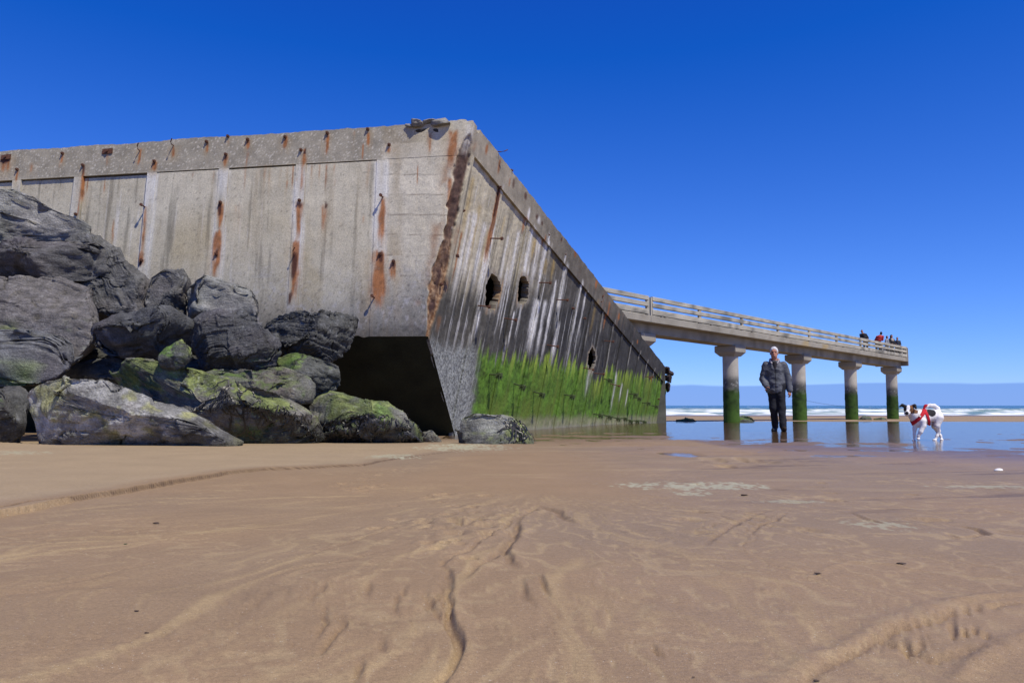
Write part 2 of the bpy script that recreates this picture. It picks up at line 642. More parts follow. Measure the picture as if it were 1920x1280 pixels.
    for p, r_, dep in _fp:
        q2 = ((X - p[0]) ** 2 + ((Y - p[1])) ** 2) / r_ ** 2
        m = q2 < 9
        Z[m] += -dep * smooth(1.3, .3, q2[m] + .5 * vn(c3(X[m] * 60, Y[m] * 60), 17)) + .4 * dep * np.exp(-((np.sqrt(q2[m]) - 1.6) / .5) ** 2)
    # ---- colour and wetness
    pdist = above(X, Y, POOL)
    base = mixv(lin(167, 142, 118)[None], lin(176, 146, 116)[None], smooth(-.5, .6, fbm(c3(X * .7, Y * .5), 3, 61)))
    terrc = lin(188, 163, 135)[None]
    col = mixv(base, terrc, smooth(0, .25, sd_) * (1 - smooth(-.6, .3, X)) * (1 - smooth(.85, 1.0, fr_) * (sd_ < .4)))
    tan = lin(198, 170, 134)[None]
    col = mixv(col, tan, .8 * fanw * smooth(.10, .55, st))
    col = mixv(col, tan, .6 * lm * smooth(.70, .9, fr2) * smooth(1.0, .93, fr2))
    col = mixv(col, tan, .5 * lowside * smooth(.25, .7, fbm(c3(X * .9, Y * 3.2), 4, 71)) * smooth(3.0, 5.5, Y))
    col = mixv(col, lin(98, 76, 58)[None], .95 * face)  # damp sand on the step face, darkened further for its thin shadow line
    col = mixv(col, lin(146, 120, 98)[None], .4 * groove)
    dk = smooth(.22, .5, -rp) * rm
    col = mixv(col, lin(132, 108, 84)[None], .75 * dk)
    wet = .35 + .15 * fbm(c3(X * .6, Y * .6), 2, 81) + .5 * smooth(-5, .5, pdist) + .12 * dk - .3 * smooth(0, .5, sd_) - .25 * fanw * smooth(.05, .5, st)
    col = mixv(col, lin(140, 114, 92)[None], .8 * smooth(-2.5, .3, pdist))
    bar = smooth(42, 48, Y + 2 * fbm(c3(X * .08, Y * .08), 2, 33))
    col = mixv(col, lin(186, 158, 128)[None], bar)
    wet = wet * (1 - .8 * bar)
    shore = smooth(86, 100, Y)
    col = mixv(col, lin(130, 108, 88)[None], shore * .8)
    wet = np.maximum(wet, shore)

    # dried foam and scum lying on the sand
    def scum(px, hw, hh_, seed, thr, amt=.8):
        nonlocal col
        c = onground(*px)
        a = onground(px[0] + hw, px[1])
        e1, e2 = onground(px[0], px[1] - hh_), onground(px[0], px[1] + hh_)
        rx, ry = a[0] - c[0], (e1[1] - e2[1]) / 2
        q = ((X - c[0] - (Y - c[1]) * px[0] * 0) / rx) ** 2 + ((Y - (e1[1] + e2[1]) / 2) / ry) ** 2
        m = smooth(1.0, .35, q + 1.1 * fbm(c3(X * 7, Y * 4), 4, seed) + 2.2 * fbm(c3(X * 42, Y * 20), 3, seed + 3)) * (q < 2.5)
        col = mixv(col, lin(206, 202, 176)[None], amt * .9 * smooth(thr, thr + .35, m))

    scum((1295, 909), 125, 6, 91, .25)
    scum((1655, 984), 52, 10, 92, .3, .55)
    scum((1850, 912), 90, 3, 93, .3, .6)
    scum((1485, 938), 60, 3, 94, .3, .5)
    scum((735, 858), 42, 4, 95, .3)
    scum((870, 838), 75, 6, 96, .25)
    scum((30, 857), 60, 3, 97, .3, .5)
    scum((1300, 922), 35, 3, 98, .3, .6)
    return Z.reshape(sh), col * np.array([.615, .635, .575]), np.clip(wet, 0, 1)


def build_sand():
    rr = np.concatenate([1 / np.linspace(1 / .75, 1 / 2.6, 130), np.linspace(2.6, 8.2, 310)[1:], 1 / np.linspace(1 / 8.2, 1 / 16, 70)[1:],
                         np.geomspace(16, 260, 140)[1:], [600, 3000, 40000]])
    a_in = np.linspace(-R(37), R(37), 610)
    a_out = np.linspace(R(37), R(180), 60)[1:]
    an = np.concatenate([-a_out[::-1][:-1] if False else -a_out[::-1], a_in, a_out])
    A, Rr = np.meshgrid(an, rr, indexing='ij')
    X, Y = np.sin(A) * Rr, np.cos(A) * Rr
    Yc = np.clip(Y, .3, 400)
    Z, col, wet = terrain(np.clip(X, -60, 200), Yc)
    Z = np.where(Rr > 280, np.minimum(Z, -2.0), Z)
    Z = np.where((Rr > 280) & (Y < 60), 0.0, Z)
    V = np.stack([X, Y, Z], -1).reshape(-1, 3)
    V = np.vstack([V, [[0, 0, 0]]])
    F = grid_faces(len(an), len(rr))[:, ::-1]
    col = np.vstack([col, col[:1]])
    wet = np.append(wet, .3)
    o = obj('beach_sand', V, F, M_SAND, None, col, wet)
    # the small disc under the tripod, inside the first ring
    o['kind'] = 'structure'
    nI = len(rr)
    inner = [i * nI for i in range(len(an))]
    disc = obj('beach_sand_patch', np.vstack([V[inner], [[0, 0, 0.0]]]),
               [(len(inner), k + 1, k) for k in range(len(inner) - 1)], M_SAND, None,
               np.tile(lin(170, 145, 120), (len(inner) + 1, 1)), np.full(len(inner) + 1, .3))
    disc['kind'] = 'structure'
    return o


build_sand()


def build_film():
    xs = np.concatenate([np.linspace(-1.2, 14, 190), np.linspace(14, 60, 120)[1:]])
    ys = np.concatenate([np.linspace(6.5, 20, 190), np.geomspace(20, 50, 90)[1:]])
    X, Y = np.meshgrid(xs, ys, indexing='ij')
    x, y = X.ravel(), Y.ravel()
    di = above(x, y, POOL)
    lev = np.where(di > 0, .017 * np.clip((di - .3) / 10, 0, 1), .012 * np.clip(di / 2.4, -2, 0))
    far = 44.5 - y + 1.5 * fbm(c3(x * .15, y * .15), 2, 77)
    lev = np.minimum(lev, .016 * np.clip(far / 2.0, -3, 1))
    Z = zbase(y) + .010 * fbm(c3(x * .8, y * .8), 3, 11) * (1 - smooth(7, 12, y)) + lev
    V = c3(x, y, Z)
    F = grid_faces(len(xs), len(ys))
    keep = (lev.reshape(X.shape)[:-1, :-1] > -.0235).ravel()
    o = obj('tidal_water_film', V, F[keep], M_FILM)
    o['kind'] = 'structure'


build_film()

# ------------------------------------------------------------------ setting: sea
SEA_Z = -.76


def build_sea():
    an = np.concatenate([np.linspace(-R(80), R(4), 60)[:-1], np.linspace(R(4), R(40), 380), np.linspace(R(40), R(95), 40)[1:]])
    rr = np.concatenate([np.linspace(88, 300, 230), 1 / np.linspace(1 / 300, 1 / 60000, 80)[1:]])
    A, Rr = np.meshgrid(an, rr, indexing='ij')
    X, Y = (np.sin(A) * Rr).ravel(), (np.cos(A) * Rr).ravel()
    near = 1 - smooth(320, 700, Y)
    w = Y + 7 * fbm(c3(X * .018, Y * .02), 3, 5) + 2 * fbm(c3(X * .08, Y * .05), 2, 6)
    h = np.zeros_like(X)
    foam = np.zeros_like(X)
    for k, (y0, hgt, wid, fo) in enumerate([(108, .16, 3, .9), (120, .30, 3.5, .95), (137, .42, 4, .75), (158, .5, 4, .95), (185, .5, 5, .55), (215, .5, 6, .75), (262, .5, 7, .4)]):
        part = smooth(-.55, .25, fbm(c3(X * .022 + 9 * k, Y * 0 + k), 3, 60 + k) + fo - .55)
        d = w - y0
        prof = np.where(d < 0, np.exp(-(d / (wid * .35)) ** 2), np.exp(-(d / (wid * 1.4)) ** 2))
        h += hgt * prof * (.35 + .65 * part)
        frag = smooth(-.45, .3, fbm(c3(X * .35, Y * .35), 3, 70 + k))
        foam = np.maximum(foam, part * fo * frag * np.where(d < 0, np.exp(-(d / (wid * .9)) ** 2), np.exp(-(d / (wid * .45)) ** 2)))
        wash = part * fo * .55 * np.where(d < 0, np.exp(d / 7), 0) * smooth(.05, .4, fbm(c3(X * .16, Y * .5), 4, 80 + k))
        foam = np.maximum(foam, wash)
    foam = np.maximum(foam, .8 * (1 - smooth(100, 112, w)) * smooth(-.15, .35, fbm(c3(X * .12, Y * .4), 4, 90)))
    caps = smooth(.52, .62, fbm(c3(X * .09, Y * .03), 3, 99)) * smooth(200, 300, Y) * (1 - smooth(1200, 2500, Y))
    foam = np.maximum(foam, caps * .8)
    h += .10 * fbm(c3(X * .12, Y * .4), 3, 101) * near
    h += .35 * smooth(250, 400, Y) * fbm(c3(X * .02, Y * .05), 3, 102) * (1 - smooth(1500, 4000, Y))
    h *= smooth(94, 108, Y)
    deep = lin(62, 100, 108)[None]
    shal = lin(112, 140, 128)[None]
    col = mixv(shal, deep, smooth(110, 420, Y))
    col = mixv(col, lin(150, 150, 130)[None], .5 * (1 - smooth(98, 125, Y)))
    col = mixv(col, lin(238, 242, 244)[None], np.clip(foam, 0, 1))
    o = obj('sea', c3(X, Y, SEA_Z + h), grid_faces(len(an), len(rr))[:, ::-1], M_SEA, None, col, np.clip(foam, 0, 1))
    o['kind'] = 'structure'


build_sea()

# ------------------------------------------------------------------ concrete caisson
T0 = at(887, 226, 13.5)
_G1, _G2 = onground(1003, 810, zline), onground(1238, 797, zline)
N_S = np.cross(_G2 - _G1, T0 - _G1)
N_S /= np.linalg.norm(N_S)
if N_S[0] < 0:
    N_S = -N_S


def on_plane(x, y, P, n):
    d = ray(x, y)
    return CAMP + d * (((P - CAMP) @ n) / (d @ n))


KP = on_plane(803, 630, _G1, N_S)
T1 = on_plane(1249, 690, _G1, N_S)
B0 = on_plane(853, 812, _G1, N_S)
L0 = at(0, 284, 15.6)
E_V = (KP - T0)
VK = np.linalg.norm(E_V)
E_V /= VK
E_A = T1 - T0
LEN = np.linalg.norm(E_A)
E_A /= LEN
E_W = L0 - T0
E_W /= np.linalg.norm(E_W)
N_F = np.cross(E_W, E_V)
N_F /= np.linalg.norm(N_F)
if N_F[1] > 0:
    N_F = -N_F
BIS = N_F + N_S
BIS /= np.linalg.norm(BIS)
WID = 12.0


def n1(u, sd):
    return float(fbm(np.array([[u, sd * 3.7, .5]]), 4, sd)[0])


class Frame:
    def __init__(s, eu, n, ev):
        s.eu, s.n, s.ev = eu, n, ev
        s.M = np.linalg.inv(np.stack([eu, ev, n], 1))

    def P(s, u, v, o=0.0):
        return T0 + np.multiply.outer(u, s.eu) + np.multiply.outer(v, s.ev) + np.multiply.outer(np.zeros_like(u) + o, s.n)

    def uv(s, x, y):
        q = s.M @ (on_plane(x, y, T0, s.n) - T0)
        return q[0], q[1]


E_VF = on_plane(704, 600, T0, N_F) - on_plane(717, 291, T0, N_F)      # the front ribs stand straighter than the flared corner
E_VF /= np.linalg.norm(E_VF)
FF, FS = Frame(E_W, N_F, E_VF), Frame(E_A, N_S, E_V)
UKF, VKF = (FF.M @ (KP - T0))[:2]
SHEAR = UKF / VKF
CAP_F, CAP_S = .62, .50
RIB_F = [FF.uv(x, y)[0] for x, y in ((717, 291), (565, 300), (420, 313), (285, 322), (147, 333))]
RIB_F += [RIB_F[-1] + 1.42, RIB_F[-1] + 2.84, RIB_F[-1] + 4.2]
RIB_S = [1.57, 3.03, 4.32, 5.47, 6.58, 7.58, 8.52, 9.55, 10.5, 11.5, 12.5, 13.5, 14.5, 15.5, 16.5]
HW = .075
SB, VB = (np.linalg.inv(np.stack([E_A, E_V, N_S], 1)) @ (B0 - T0))[:2]

caisson = thing('concrete_caisson', (B0[0], B0[1], 0),
                'huge weathered concrete barge hull stranded on the sand, rust streaked, green algae along its side', 'caisson')

GREY = np.array([.54, .50, .385])
WARM = np.array([.43, .385, .275])
WHITE = np.array([.72, .705, .66])
RUST = np.array([.33, .125, .04])
DRUST = np.array([.075, .03, .022])
BLACK = np.array([.036, .036, .036])
ALGAE = np.array([.080, .165, .018])
LIME = np.array([.26, .35, .05])


def spall(P):
    """broken concrete along the exposed corner; depth in m and a 0..1 mask"""
    rel = P - T0
    v = rel @ E_V / 1.0
    v = v - 0.0
    perp = rel - np.multiply.outer(rel @ E_V, E_V)
    d = np.linalg.norm(perp, axis=-1)
    wv_ = .135 + .08 * fbm(P * 1.7, 3, 201) + .06 * fbm(P * 7, 3, 203)
    wv_ = wv_ * smooth(.18, .45, v) * (1 - .75 * smooth(3.0, 3.95, v))
    m = smooth(wv_ + .02, wv_ - .035, d) * (wv_ > .02)
    dep = m * (.055 + .03 * fbm(P * 9, 3, 205))
    return dep, m, d, v


def streaks(u, v, L, seed):
    """sum of vertical stains: (u0, v0, v1, width, strength)"""
    s = np.zeros_like(u)
    jit = .022 * fbm(c3(u * 1.5, v * 1.6), 3, seed) + .008 * vn(c3(u * 8, v * 7), seed + 2) + .006 * vn(c3(u * 40, v * 4), seed + 3)
    for u0, v0, v1, w, a in L:
        m = np.abs(u - u0) < w * 4 + .05
        if not m.any():
            continue
        q = (u[m] - u0 + jit[m]) / (w * (1 + .3 * vn(c3(v[m] * 5, v[m] * 0 + u0), seed + 4)))
        f = smooth(v0 - .05, v0 + .07, v[m] + .04 * vn(c3(u[m] * 30, v[m] * 6), seed + 6)) * (1 - smooth(v0 + (v1 - v0) * .45, v1, v[m]))
        s[m] = np.maximum(s[m], a * np.exp(-q * q) * f)
    return np.clip(s, 0, 1)


def px_streak(fr, x0, y0, x1, y1, wpx, a):
    u0, v0 = fr.uv(x0, y0)
    u1, v1 = fr.uv(x1, y1)
    return ((u0 + u1) / 2, v0, v1, wpx * (.0062 if fr.n[1] < -.7 else .0092), a)


RS = np.random.default_rng(11)
FR_RUST = [px_streak(FF, *a) for a in [
    (388, 268, 387, 292, 5, .9), (465, 262, 464, 285, 5, .8), (535, 257, 534, 285, 6, .8), (614, 250, 613, 300, 5, .9), (690, 246, 689, 280, 6, .8),
    (263, 278, 259, 318, 6, .95), (325, 275, 323, 300, 7, .8), (202, 285, 200, 318, 6, .7), (156, 310, 150, 400, 6, .8), (118, 290, 114, 312, 6, .7),
    (33, 320, 30, 345, 6, .7), (10, 295, 8, 330, 18, .9), (60, 305, 58, 330, 7, .5), (428, 258, 426, 275, 4, .6), (424, 290, 422, 318, 6, .9), (290, 302, 288, 326, 7, .9),
    (572, 282, 569, 320, 7, .9), (572, 300, 560, 380, 5, .45),
    (272, 390, 264, 505, 6, .85), (265, 470, 262, 505, 9, .8), (414, 378, 409, 440, 9, 1.), (407, 430, 400, 545, 11, .95), (562, 375, 557, 470, 8, 1.), (556, 450, 547, 585, 10, .95),
    (719, 372, 713, 480, 9, .9), (713, 470, 706, 600, 20, .95), (738, 485, 735, 535, 9, .9), (730, 275, 728, 290, 7, .8), (610, 380, 603, 450, 10, .5), (612, 305, 609, 380, 5, .5),
    (850, 245, 845, 330, 16, .8), (845, 330, 838, 420, 10, .6), (690, 300, 688, 380, 14, .2), (445, 380, 440, 470, 20, .25), (805, 250, 803, 300, 10, .5), (835, 470, 815, 620, 8, .6)]]
FR_DARK = [px_streak(FF, *a) for a in [
    (414, 378, 411, 412, 6, .95), (407, 470, 405, 490, 4, .7), (562, 376, 560, 395, 5, .9), (554, 470, 548, 545, 8, .85), (714, 472, 711, 500, 7, .9), (738, 486, 736, 512, 5, .8),
    (388, 266, 388, 276, 4, .8), (614, 250, 614, 262, 4, .8), (465, 262, 465, 270, 4, .8), (535, 257, 535, 266, 4, .8), (290, 302, 289, 312, 5, .8), (424, 290, 423, 305, 5, .8),
    (572, 281, 571, 292, 5, .9), (156, 310, 154, 335, 4, .8), (545, 545, 542, 580, 7, .7), (10, 290, 9, 312, 20, .8), (265, 485, 262, 505, 5, .9), (610, 380, 609, 395, 5, .7)]]


for _ in range(46):
    _u, _v = RS.uniform(.9, 8.5), RS.choice([CAP_F, CAP_F, RS.uniform(.05, .5), RS.uniform(.8, 2.4)])
    FR_RUST.append((_u, _v, _v + RS.uniform(.08, .75), RS.uniform(.006, .02), RS.uniform(.18, .6)))


def front_col(u, v, P):
    n1 = fbm(P * .9, 4, 301)
    n2 = fbm(P * 5, 4, 303)
    c = mixv(GREY[None], WARM[None], np.clip(.22 + .5 * n1, 0, .8))
    # fine vertical run marks
    vr = fbm(c3(u * 17, v * .55), 4, 305, .6)
    zone = smooth(RIB_F[1] - .2, RIB_F[1] + .4, u)
    c = mixv(c, WARM[None] * .92, .45 * zone * smooth(-.1, .5, fbm(c3(u * 1.1, v * .9), 3, 307)))
    c = mixv(c, WHITE[None] * .9, .45 * zone * smooth(.25, .6, vr) * smooth(.6, 1.4, v))
    c = c * (1 + .16 * n2 + .06 * vr)[:, None]
    och = smooth(-.1, .4, fbm(c3(u * 1.3 + 4, v * .6), 4, 309)) * smooth(1.0, 2.0, v)
    c = mixv(c, np.array([.40, .33, .19])[None], .55 * och)
    dk_ = smooth(.15, .55, fbm(c3(u * 11, v * .5), 4, 310, .6)) * smooth(CAP_F, CAP_F + .1, v)
    c = c * (1 - .42 * dk_)[:, None]
    br_ = smooth(.1, .5, fbm(c3(u * 5 + 2, v * .35), 4, 316, .6)) * smooth(CAP_F, CAP_F + .15, v) * (1 - smooth(CAP_F + .9, CAP_F + 2.2, v + .5 * n1))
    c = mixv(c, np.array([.30, .25, .165])[None], .45 * br_)
    # cap: rougher, browner gravel concrete
    cap = smooth(CAP_F + .02, CAP_F - .02, v) * smooth(.9, 1.2, u)
    g = np.array([.275, .25, .195])[None] * (1 + .35 * n2[:, None])
    c = mixv(c, g, .85 * cap)
    sg = vn(P * 62, 311)
    c = mixv(c, np.array([.60, .56, .46])[None], cap * smooth(.5, .72, sg) * .8)
    # board marked bay beside the corner
    bay = smooth(RIB_F[0] + .05, RIB_F[0] - .05, u)
    brd = np.floor((v - CAP_F) / .365 + .13 * u)
    bb = _hash(brd.astype(np.int64), brd.astype(np.int64) * 0 + 3, brd.astype(np.int64) * 0 + 1, 5)
    c = mixv(c, (np.array([.59, .545, .43])[None] * (1 + .10 * bb)[:, None]) * (1 + .14 * n2)[:, None], .8 * bay * (v > .35))
    c = mixv(c, np.array([.33, .27, .17])[None], bay * .5 * smooth(.1, .6, fbm(c3(u * 3, v * .8), 3, 313)) * (v < 2.4))
    ln = np.abs(((v - CAP_F) / .365 + .13 * u) % 1.0)
    ln = np.minimum(ln, 1 - ln) * .365
    c = mixv(c, np.array([.20, .17, .13])[None], bay * .7 * smooth(.016, .004, ln) * smooth(-.5, .2, vn(c3(u * 2, brd * 3.1), 315)) * (v > CAP_F))
    # pale lime bloom beside the ribs
    for k, r_ in enumerate(RIB_F[:6]):
        q = np.abs(u - r_)
        wh = np.exp(-((q - .10) / .045) ** 2) + .8 * np.exp(-((q - .02) / .05) ** 2)
        wh = wh * smooth(CAP_F - .05, CAP_F + .1, v) * smooth(-.7, .35, fbm(c3(u * 9, v * 1.4), 3, 320 + k))
        c = mixv(c, WHITE[None] * np.array([.92, .93, .93]), np.clip(.8 * wh, 0, .8) * (1 if k < 4 else .4))
    # darker, damp, mottled foot of the wall
    ft = smooth(2.1, 3.5, v + .35 * n1 + .25 * n2)
    c = mixv(c, np.array([.19, .185, .17])[None] * (1 + .5 * n2)[:, None], .90 * ft * (1 - .55 * smooth(.9, 2.2, u) * smooth(3.6, 2.9, v)))
    c = mixv(c, np.array([.42, .41, .42])[None], .5 * ft * smooth(.15, .5, fbm(P * 14, 3, 331)))
    c = mixv(c, np.array([.05, .05, .05])[None], .65 * smooth(.4, .6, fbm(P * 26, 2, 333)) * ft)
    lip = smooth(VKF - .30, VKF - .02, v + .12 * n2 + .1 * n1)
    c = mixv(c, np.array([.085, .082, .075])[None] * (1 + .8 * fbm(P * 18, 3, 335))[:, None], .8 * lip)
    rs = streaks(u, v, FR_RUST, 341)
    rs2 = np.clip(rs * (1 + .9 * fbm(c3(u * 30, v * 3), 4, 343)), 0, 1)
    halo = streaks(u, v, [(a, b_ - .02, d + (d - b_) * .5, w * 2.6, e * .6) for a, b_, d, w, e in FR_RUST], 349)
    c = mixv(c, np.array([.40, .27, .12])[None], .75 * halo * smooth(-.5, .4, fbm(c3(u * 14, v * 1.2), 3, 344)))
    c = mixv(c, RUST[None] * (1 + .55 * fbm(P * 12, 3, 345))[:, None], .92 * smooth(.08, .75, rs2))
    c = mixv(c, DRUST[None], .95 * smooth(.15, .6, streaks(u, v, FR_DARK, 347) + .15 * n2))
    # small rust specks and pock marks
    c = mixv(c, np.array([.16, .145, .12])[None], .5 * smooth(.74, .84, vn(P * 31, 351)) * (1 - cap))
    return c


H_S = []
for (x, y), hx, hy in (((929, 547), 15, 33), ((986, 546), 11, 27), ((1113, 674), 7, 18)):
    u0, v0 = FS.uv(x, y)
    ua = FS.uv(x + hx, y)[0]
    vb = FS.uv(x - hy * .2, y + hy)[1]
    H_S.append((u0, v0, abs(ua - u0), abs(vb - v0) * .97))


def in_hole(u, v, grow=0.0):
    m = np.full(u.shape, 9.0)
    for k, (a, b_, ru, rv) in enumerate(H_S):
        th = np.arctan2((v - b_) / rv, (u - a) / ru)
        q = np.hypot((u - a) / (ru + grow), (v - b_) / (rv + grow)) * (1 + .16 * vn(c3(np.cos(th) * 2.2, np.sin(th) * 2.2, th * 0 + k), 401)
                                                                    + .08 * vn(c3(np.cos(th) * 7, np.sin(th) * 7, th * 0 + k), 402))
        m = np.minimum(m, q)
    return m


SD_RUST = [px_streak(FS, *a) for a in [(940, 356, 905, 530, 7, 1.), (912, 265, 911, 300, 7, .7), (935, 290, 935, 340, 6, .7), (955, 330, 955, 360, 7, .5), (990, 405, 980, 450, 8, .6), (1024, 440, 1018, 470, 6, .6),
                                       (1078, 465, 1079, 490, 8, .9), (1117, 522, 1118, 550, 9, .9), (1140, 560, 1135, 640, 10, .6), (1160, 585, 1160, 605, 10, .8), (1194, 632, 1196, 650, 8, .9), (1223, 705, 1222, 728, 8, .9), (868, 430, 850, 560, 5, .6)]]
SD_DARK = [px_streak(FS, *a) for a in [(940, 354, 925, 430, 4, .95), (962, 330, 962, 365, 10, .5), (985, 355, 985, 385, 12, .55), (1005, 395, 1008, 420, 10, .6), (1015, 410, 1018, 430, 7, .7), (1052, 440, 1053, 460, 7, .7)]]
SD_WHITE = [px_streak(FS, *a) for a in [
    (898, 400, 868, 540, 9, .85), (915, 420, 885, 560, 8, .7), (930, 400, 893, 590, 5, .9), (885, 400, 845, 600, 6, .6), (905, 580, 893, 640, 7, .8), (955, 440, 938, 560, 6, .6), (975, 430, 955, 570, 7, .8),
    (1000, 420, 975, 600, 7, .9), (1012, 440, 1000, 560, 10, .75), (1030, 450, 1005, 580, 8, .9), (1010, 560, 992, 680, 16, .95), (1025, 560, 1008, 690, 9, .9), (1040, 520, 1023, 700, 7, .9), (970, 585, 952, 660, 6, .9),
    (1048, 600, 1035, 710, 9, .8), (1062, 490, 1042, 640, 7, .8), (1088, 520, 1070, 690, 6, .7), (1100, 545, 1085, 660, 5, .7), (1060, 475, 1058, 500, 5, .7), (1030, 436, 1027, 460, 6, .8), (992, 390, 988, 430, 5, .8), (1010, 405, 1011, 425, 8, .8),
    (1160, 700, 1143, 790, 14, .85), (1172, 720, 1160, 760, 10, .9), (1182, 730, 1172, 770, 9, .9), (1110, 690, 1098, 760, 14, .7), (1235, 720, 1228, 760, 8, .7), (955, 500, 930, 650, 4, .7)]]
SD_YEL = [px_streak(FS, *a) for a in [(905, 380, 880, 520, 7, .6), (920, 430, 905, 520, 7, .6), (1010, 450, 1000, 500, 14, .95), (1030, 490, 1020, 520, 6, .7), (1042, 480, 1036, 540, 7, .9), (890, 330, 868, 470, 8, .7), (950, 400, 942, 470, 5, .5), (1122, 560, 1108, 640, 8, .5)]]


def side_col(u, v, P):
    z = P[:, 2]
    n1 = fbm(P * .8, 4, 501)
    n2 = fbm(P * 6, 4, 503)
    vs = fbm(c3(u * 7.5, v * .35), 5, 505, .62)
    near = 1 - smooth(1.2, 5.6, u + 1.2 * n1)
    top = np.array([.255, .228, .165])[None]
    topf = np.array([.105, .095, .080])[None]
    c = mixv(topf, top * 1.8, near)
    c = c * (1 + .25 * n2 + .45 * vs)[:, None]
    cap = smooth(CAP_S + .02, CAP_S - .02, v)
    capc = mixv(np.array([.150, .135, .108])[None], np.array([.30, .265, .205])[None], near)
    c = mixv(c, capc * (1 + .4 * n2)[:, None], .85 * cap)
    c = mixv(c, np.array([.19, .10, .065])[None], .45 * cap * smooth(.1, .5, vs) * smooth(5, 9, u))
    # black weathering above the tide line
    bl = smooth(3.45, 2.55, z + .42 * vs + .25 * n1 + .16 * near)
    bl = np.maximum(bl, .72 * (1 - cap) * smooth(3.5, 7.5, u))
    c = mixv(c, BLACK[None] * (1 + .6 * n2)[:, None], .9 * bl)
    rib = np.full(u.shape, 9.0)
    for r_ in RIB_S:
        rib = np.minimum(rib, np.abs(u - r_))
    wl = smooth(.07, .0, rib) * smooth(-.25, .45, fbm(c3(u * 5, v * 2.2), 4, 507)) * (v > CAP_S * .75)
    c = mixv(c, np.array([.40, .38, .33])[None], .72 * wl)
    ye = streaks(u, v, SD_YEL, 541)
    c = mixv(c, np.array([.42, .29, .09])[None], .75 * ye)
    ws = streaks(u, v, SD_WHITE, 543) * (.75 + .5 * vn(c3(u * 40, v * 3), 545))
    dkl = smooth(.12, .5, fbm(c3(u * 10 + 7, v * .4), 4, 508, .65)) * smooth(CAP_S, CAP_S + .5, v)
    c = mixv(c, BLACK[None] * 1.3, .72 * dkl)
    fine = smooth(.22, .5, fbm(c3(u * 16, v * .5), 4, 509, .6)) * smooth(CAP_S, 1.3, v) * (1 - smooth(2.2, 1.5, z) * .6) * (1 - smooth(5, 9, u) * .7)
    c = mixv(c, np.array([.78, .77, .74])[None], np.clip(np.maximum(1.15 * ws, .60 * fine), 0, .96))
    rs = streaks(u, v, SD_RUST, 547)
    c = mixv(c, RUST[None] * (1 + .5 * n2)[:, None] * .85, .9 * smooth(.1, .7, rs))
    c = mixv(c, DRUST[None], .9 * smooth(.15, .6, streaks(u, v, SD_DARK, 549)))
    # barnacled corner by the rake
    bz = smooth(1.75, 1.45, z + .25 * n2 + .1 * vs)
    ul = FS.uv(893, 690)[0] + .55 * (1.0 - z) * -1 * -.55
    bn_ = bz * smooth(ul + .35, ul - .25, u + .18 * n2 + .12 * n1)
    bs = vn(P * 55, 511) + .7 * vn(P * 110, 512)
    c = mixv(c, mixv(np.array([.12, .125, .12])[None], np.array([.36, .375, .35])[None], smooth(-.7, .7, bs)) * (1 + .3 * n2)[:, None], .92 * bn_)
    # green algae below the tide line
    tl = 1.56 + .34 * vs + .20 * fbm(c3(u * 15, v * .4), 3, 513, .7) - .35 * smooth(8.2, 8.8, u) * smooth(9.9, 9.2, u) - .10 * smooth(8, 16, u)
    al = smooth(tl + .10, tl - .10, z + .10 * n2) * smooth(-1.1, -.55, fbm(c3(u * 5, v * 1.3), 4, 519) + .5 * (1.5 - z)) * smooth(ul - .05, ul + .4, u + .2 * n2 + .15 * n1)
    gaps = streaks(u, v, [s for s in SD_WHITE if s[1] > 1.4 and s[0] > 6.5], 551)
    al = al * (1 - .85 * gaps)
    agr = ALGAE[None] * (1 + .7 * n2 + .6 * fbm(P * 24, 3, 515))[:, None]
    agr = mixv(agr, np.array([.105, .155, .022])[None], smooth(-.2, .6, n1 + .5 * vs))
    fringe = smooth(tl - .55 - .2 * vs, tl - .05, z) * smooth(-.1, .3, vs + .2 * n1)
    agr = mixv(agr, LIME[None] * (1 + .3 * vs)[:, None], .85 * fringe)
    agr = mixv(agr, np.array([.040, .050, .022])[None], .55 * smooth(.25, .6, fbm(c3(u * 6, v * 3), 4, 517)) * smooth(7, 10, u))
    c = mixv(c, agr, .96 * al)
    # pale silty band scoured by the sand
    bt = smooth(.42, .20, z - zline(P[:, 1]) * .9 + .10 * vs + .07 * n2)
    bt2 = smooth(.16, .04, z - zline(P[:, 1]) * .9 + .03 * n2)
    sil = mixv(np.array([.20, .20, .115])[None], np.array([.31, .285, .20])[None], smooth(-.3, .5, vs))
    c = mixv(c, sil * (1 + .25 * n2)[:, None], .8 * bt * smooth(2.2, 4.0, u))
    c = mixv(c, np.array([.25, .235, .20])[None], .7 * bt2 * smooth(3, 4.5, u))
    # broken rims of the holes
    hq = in_hole(u, v)
    rim = smooth(1.45, 1.02, hq + .25 * n2)
    c = mixv(c, mixv(np.array([.30, .27, .22])[None], np.array([.38, .25, .14])[None], smooth(0, .4, vs)), .8 * rim)
    return c


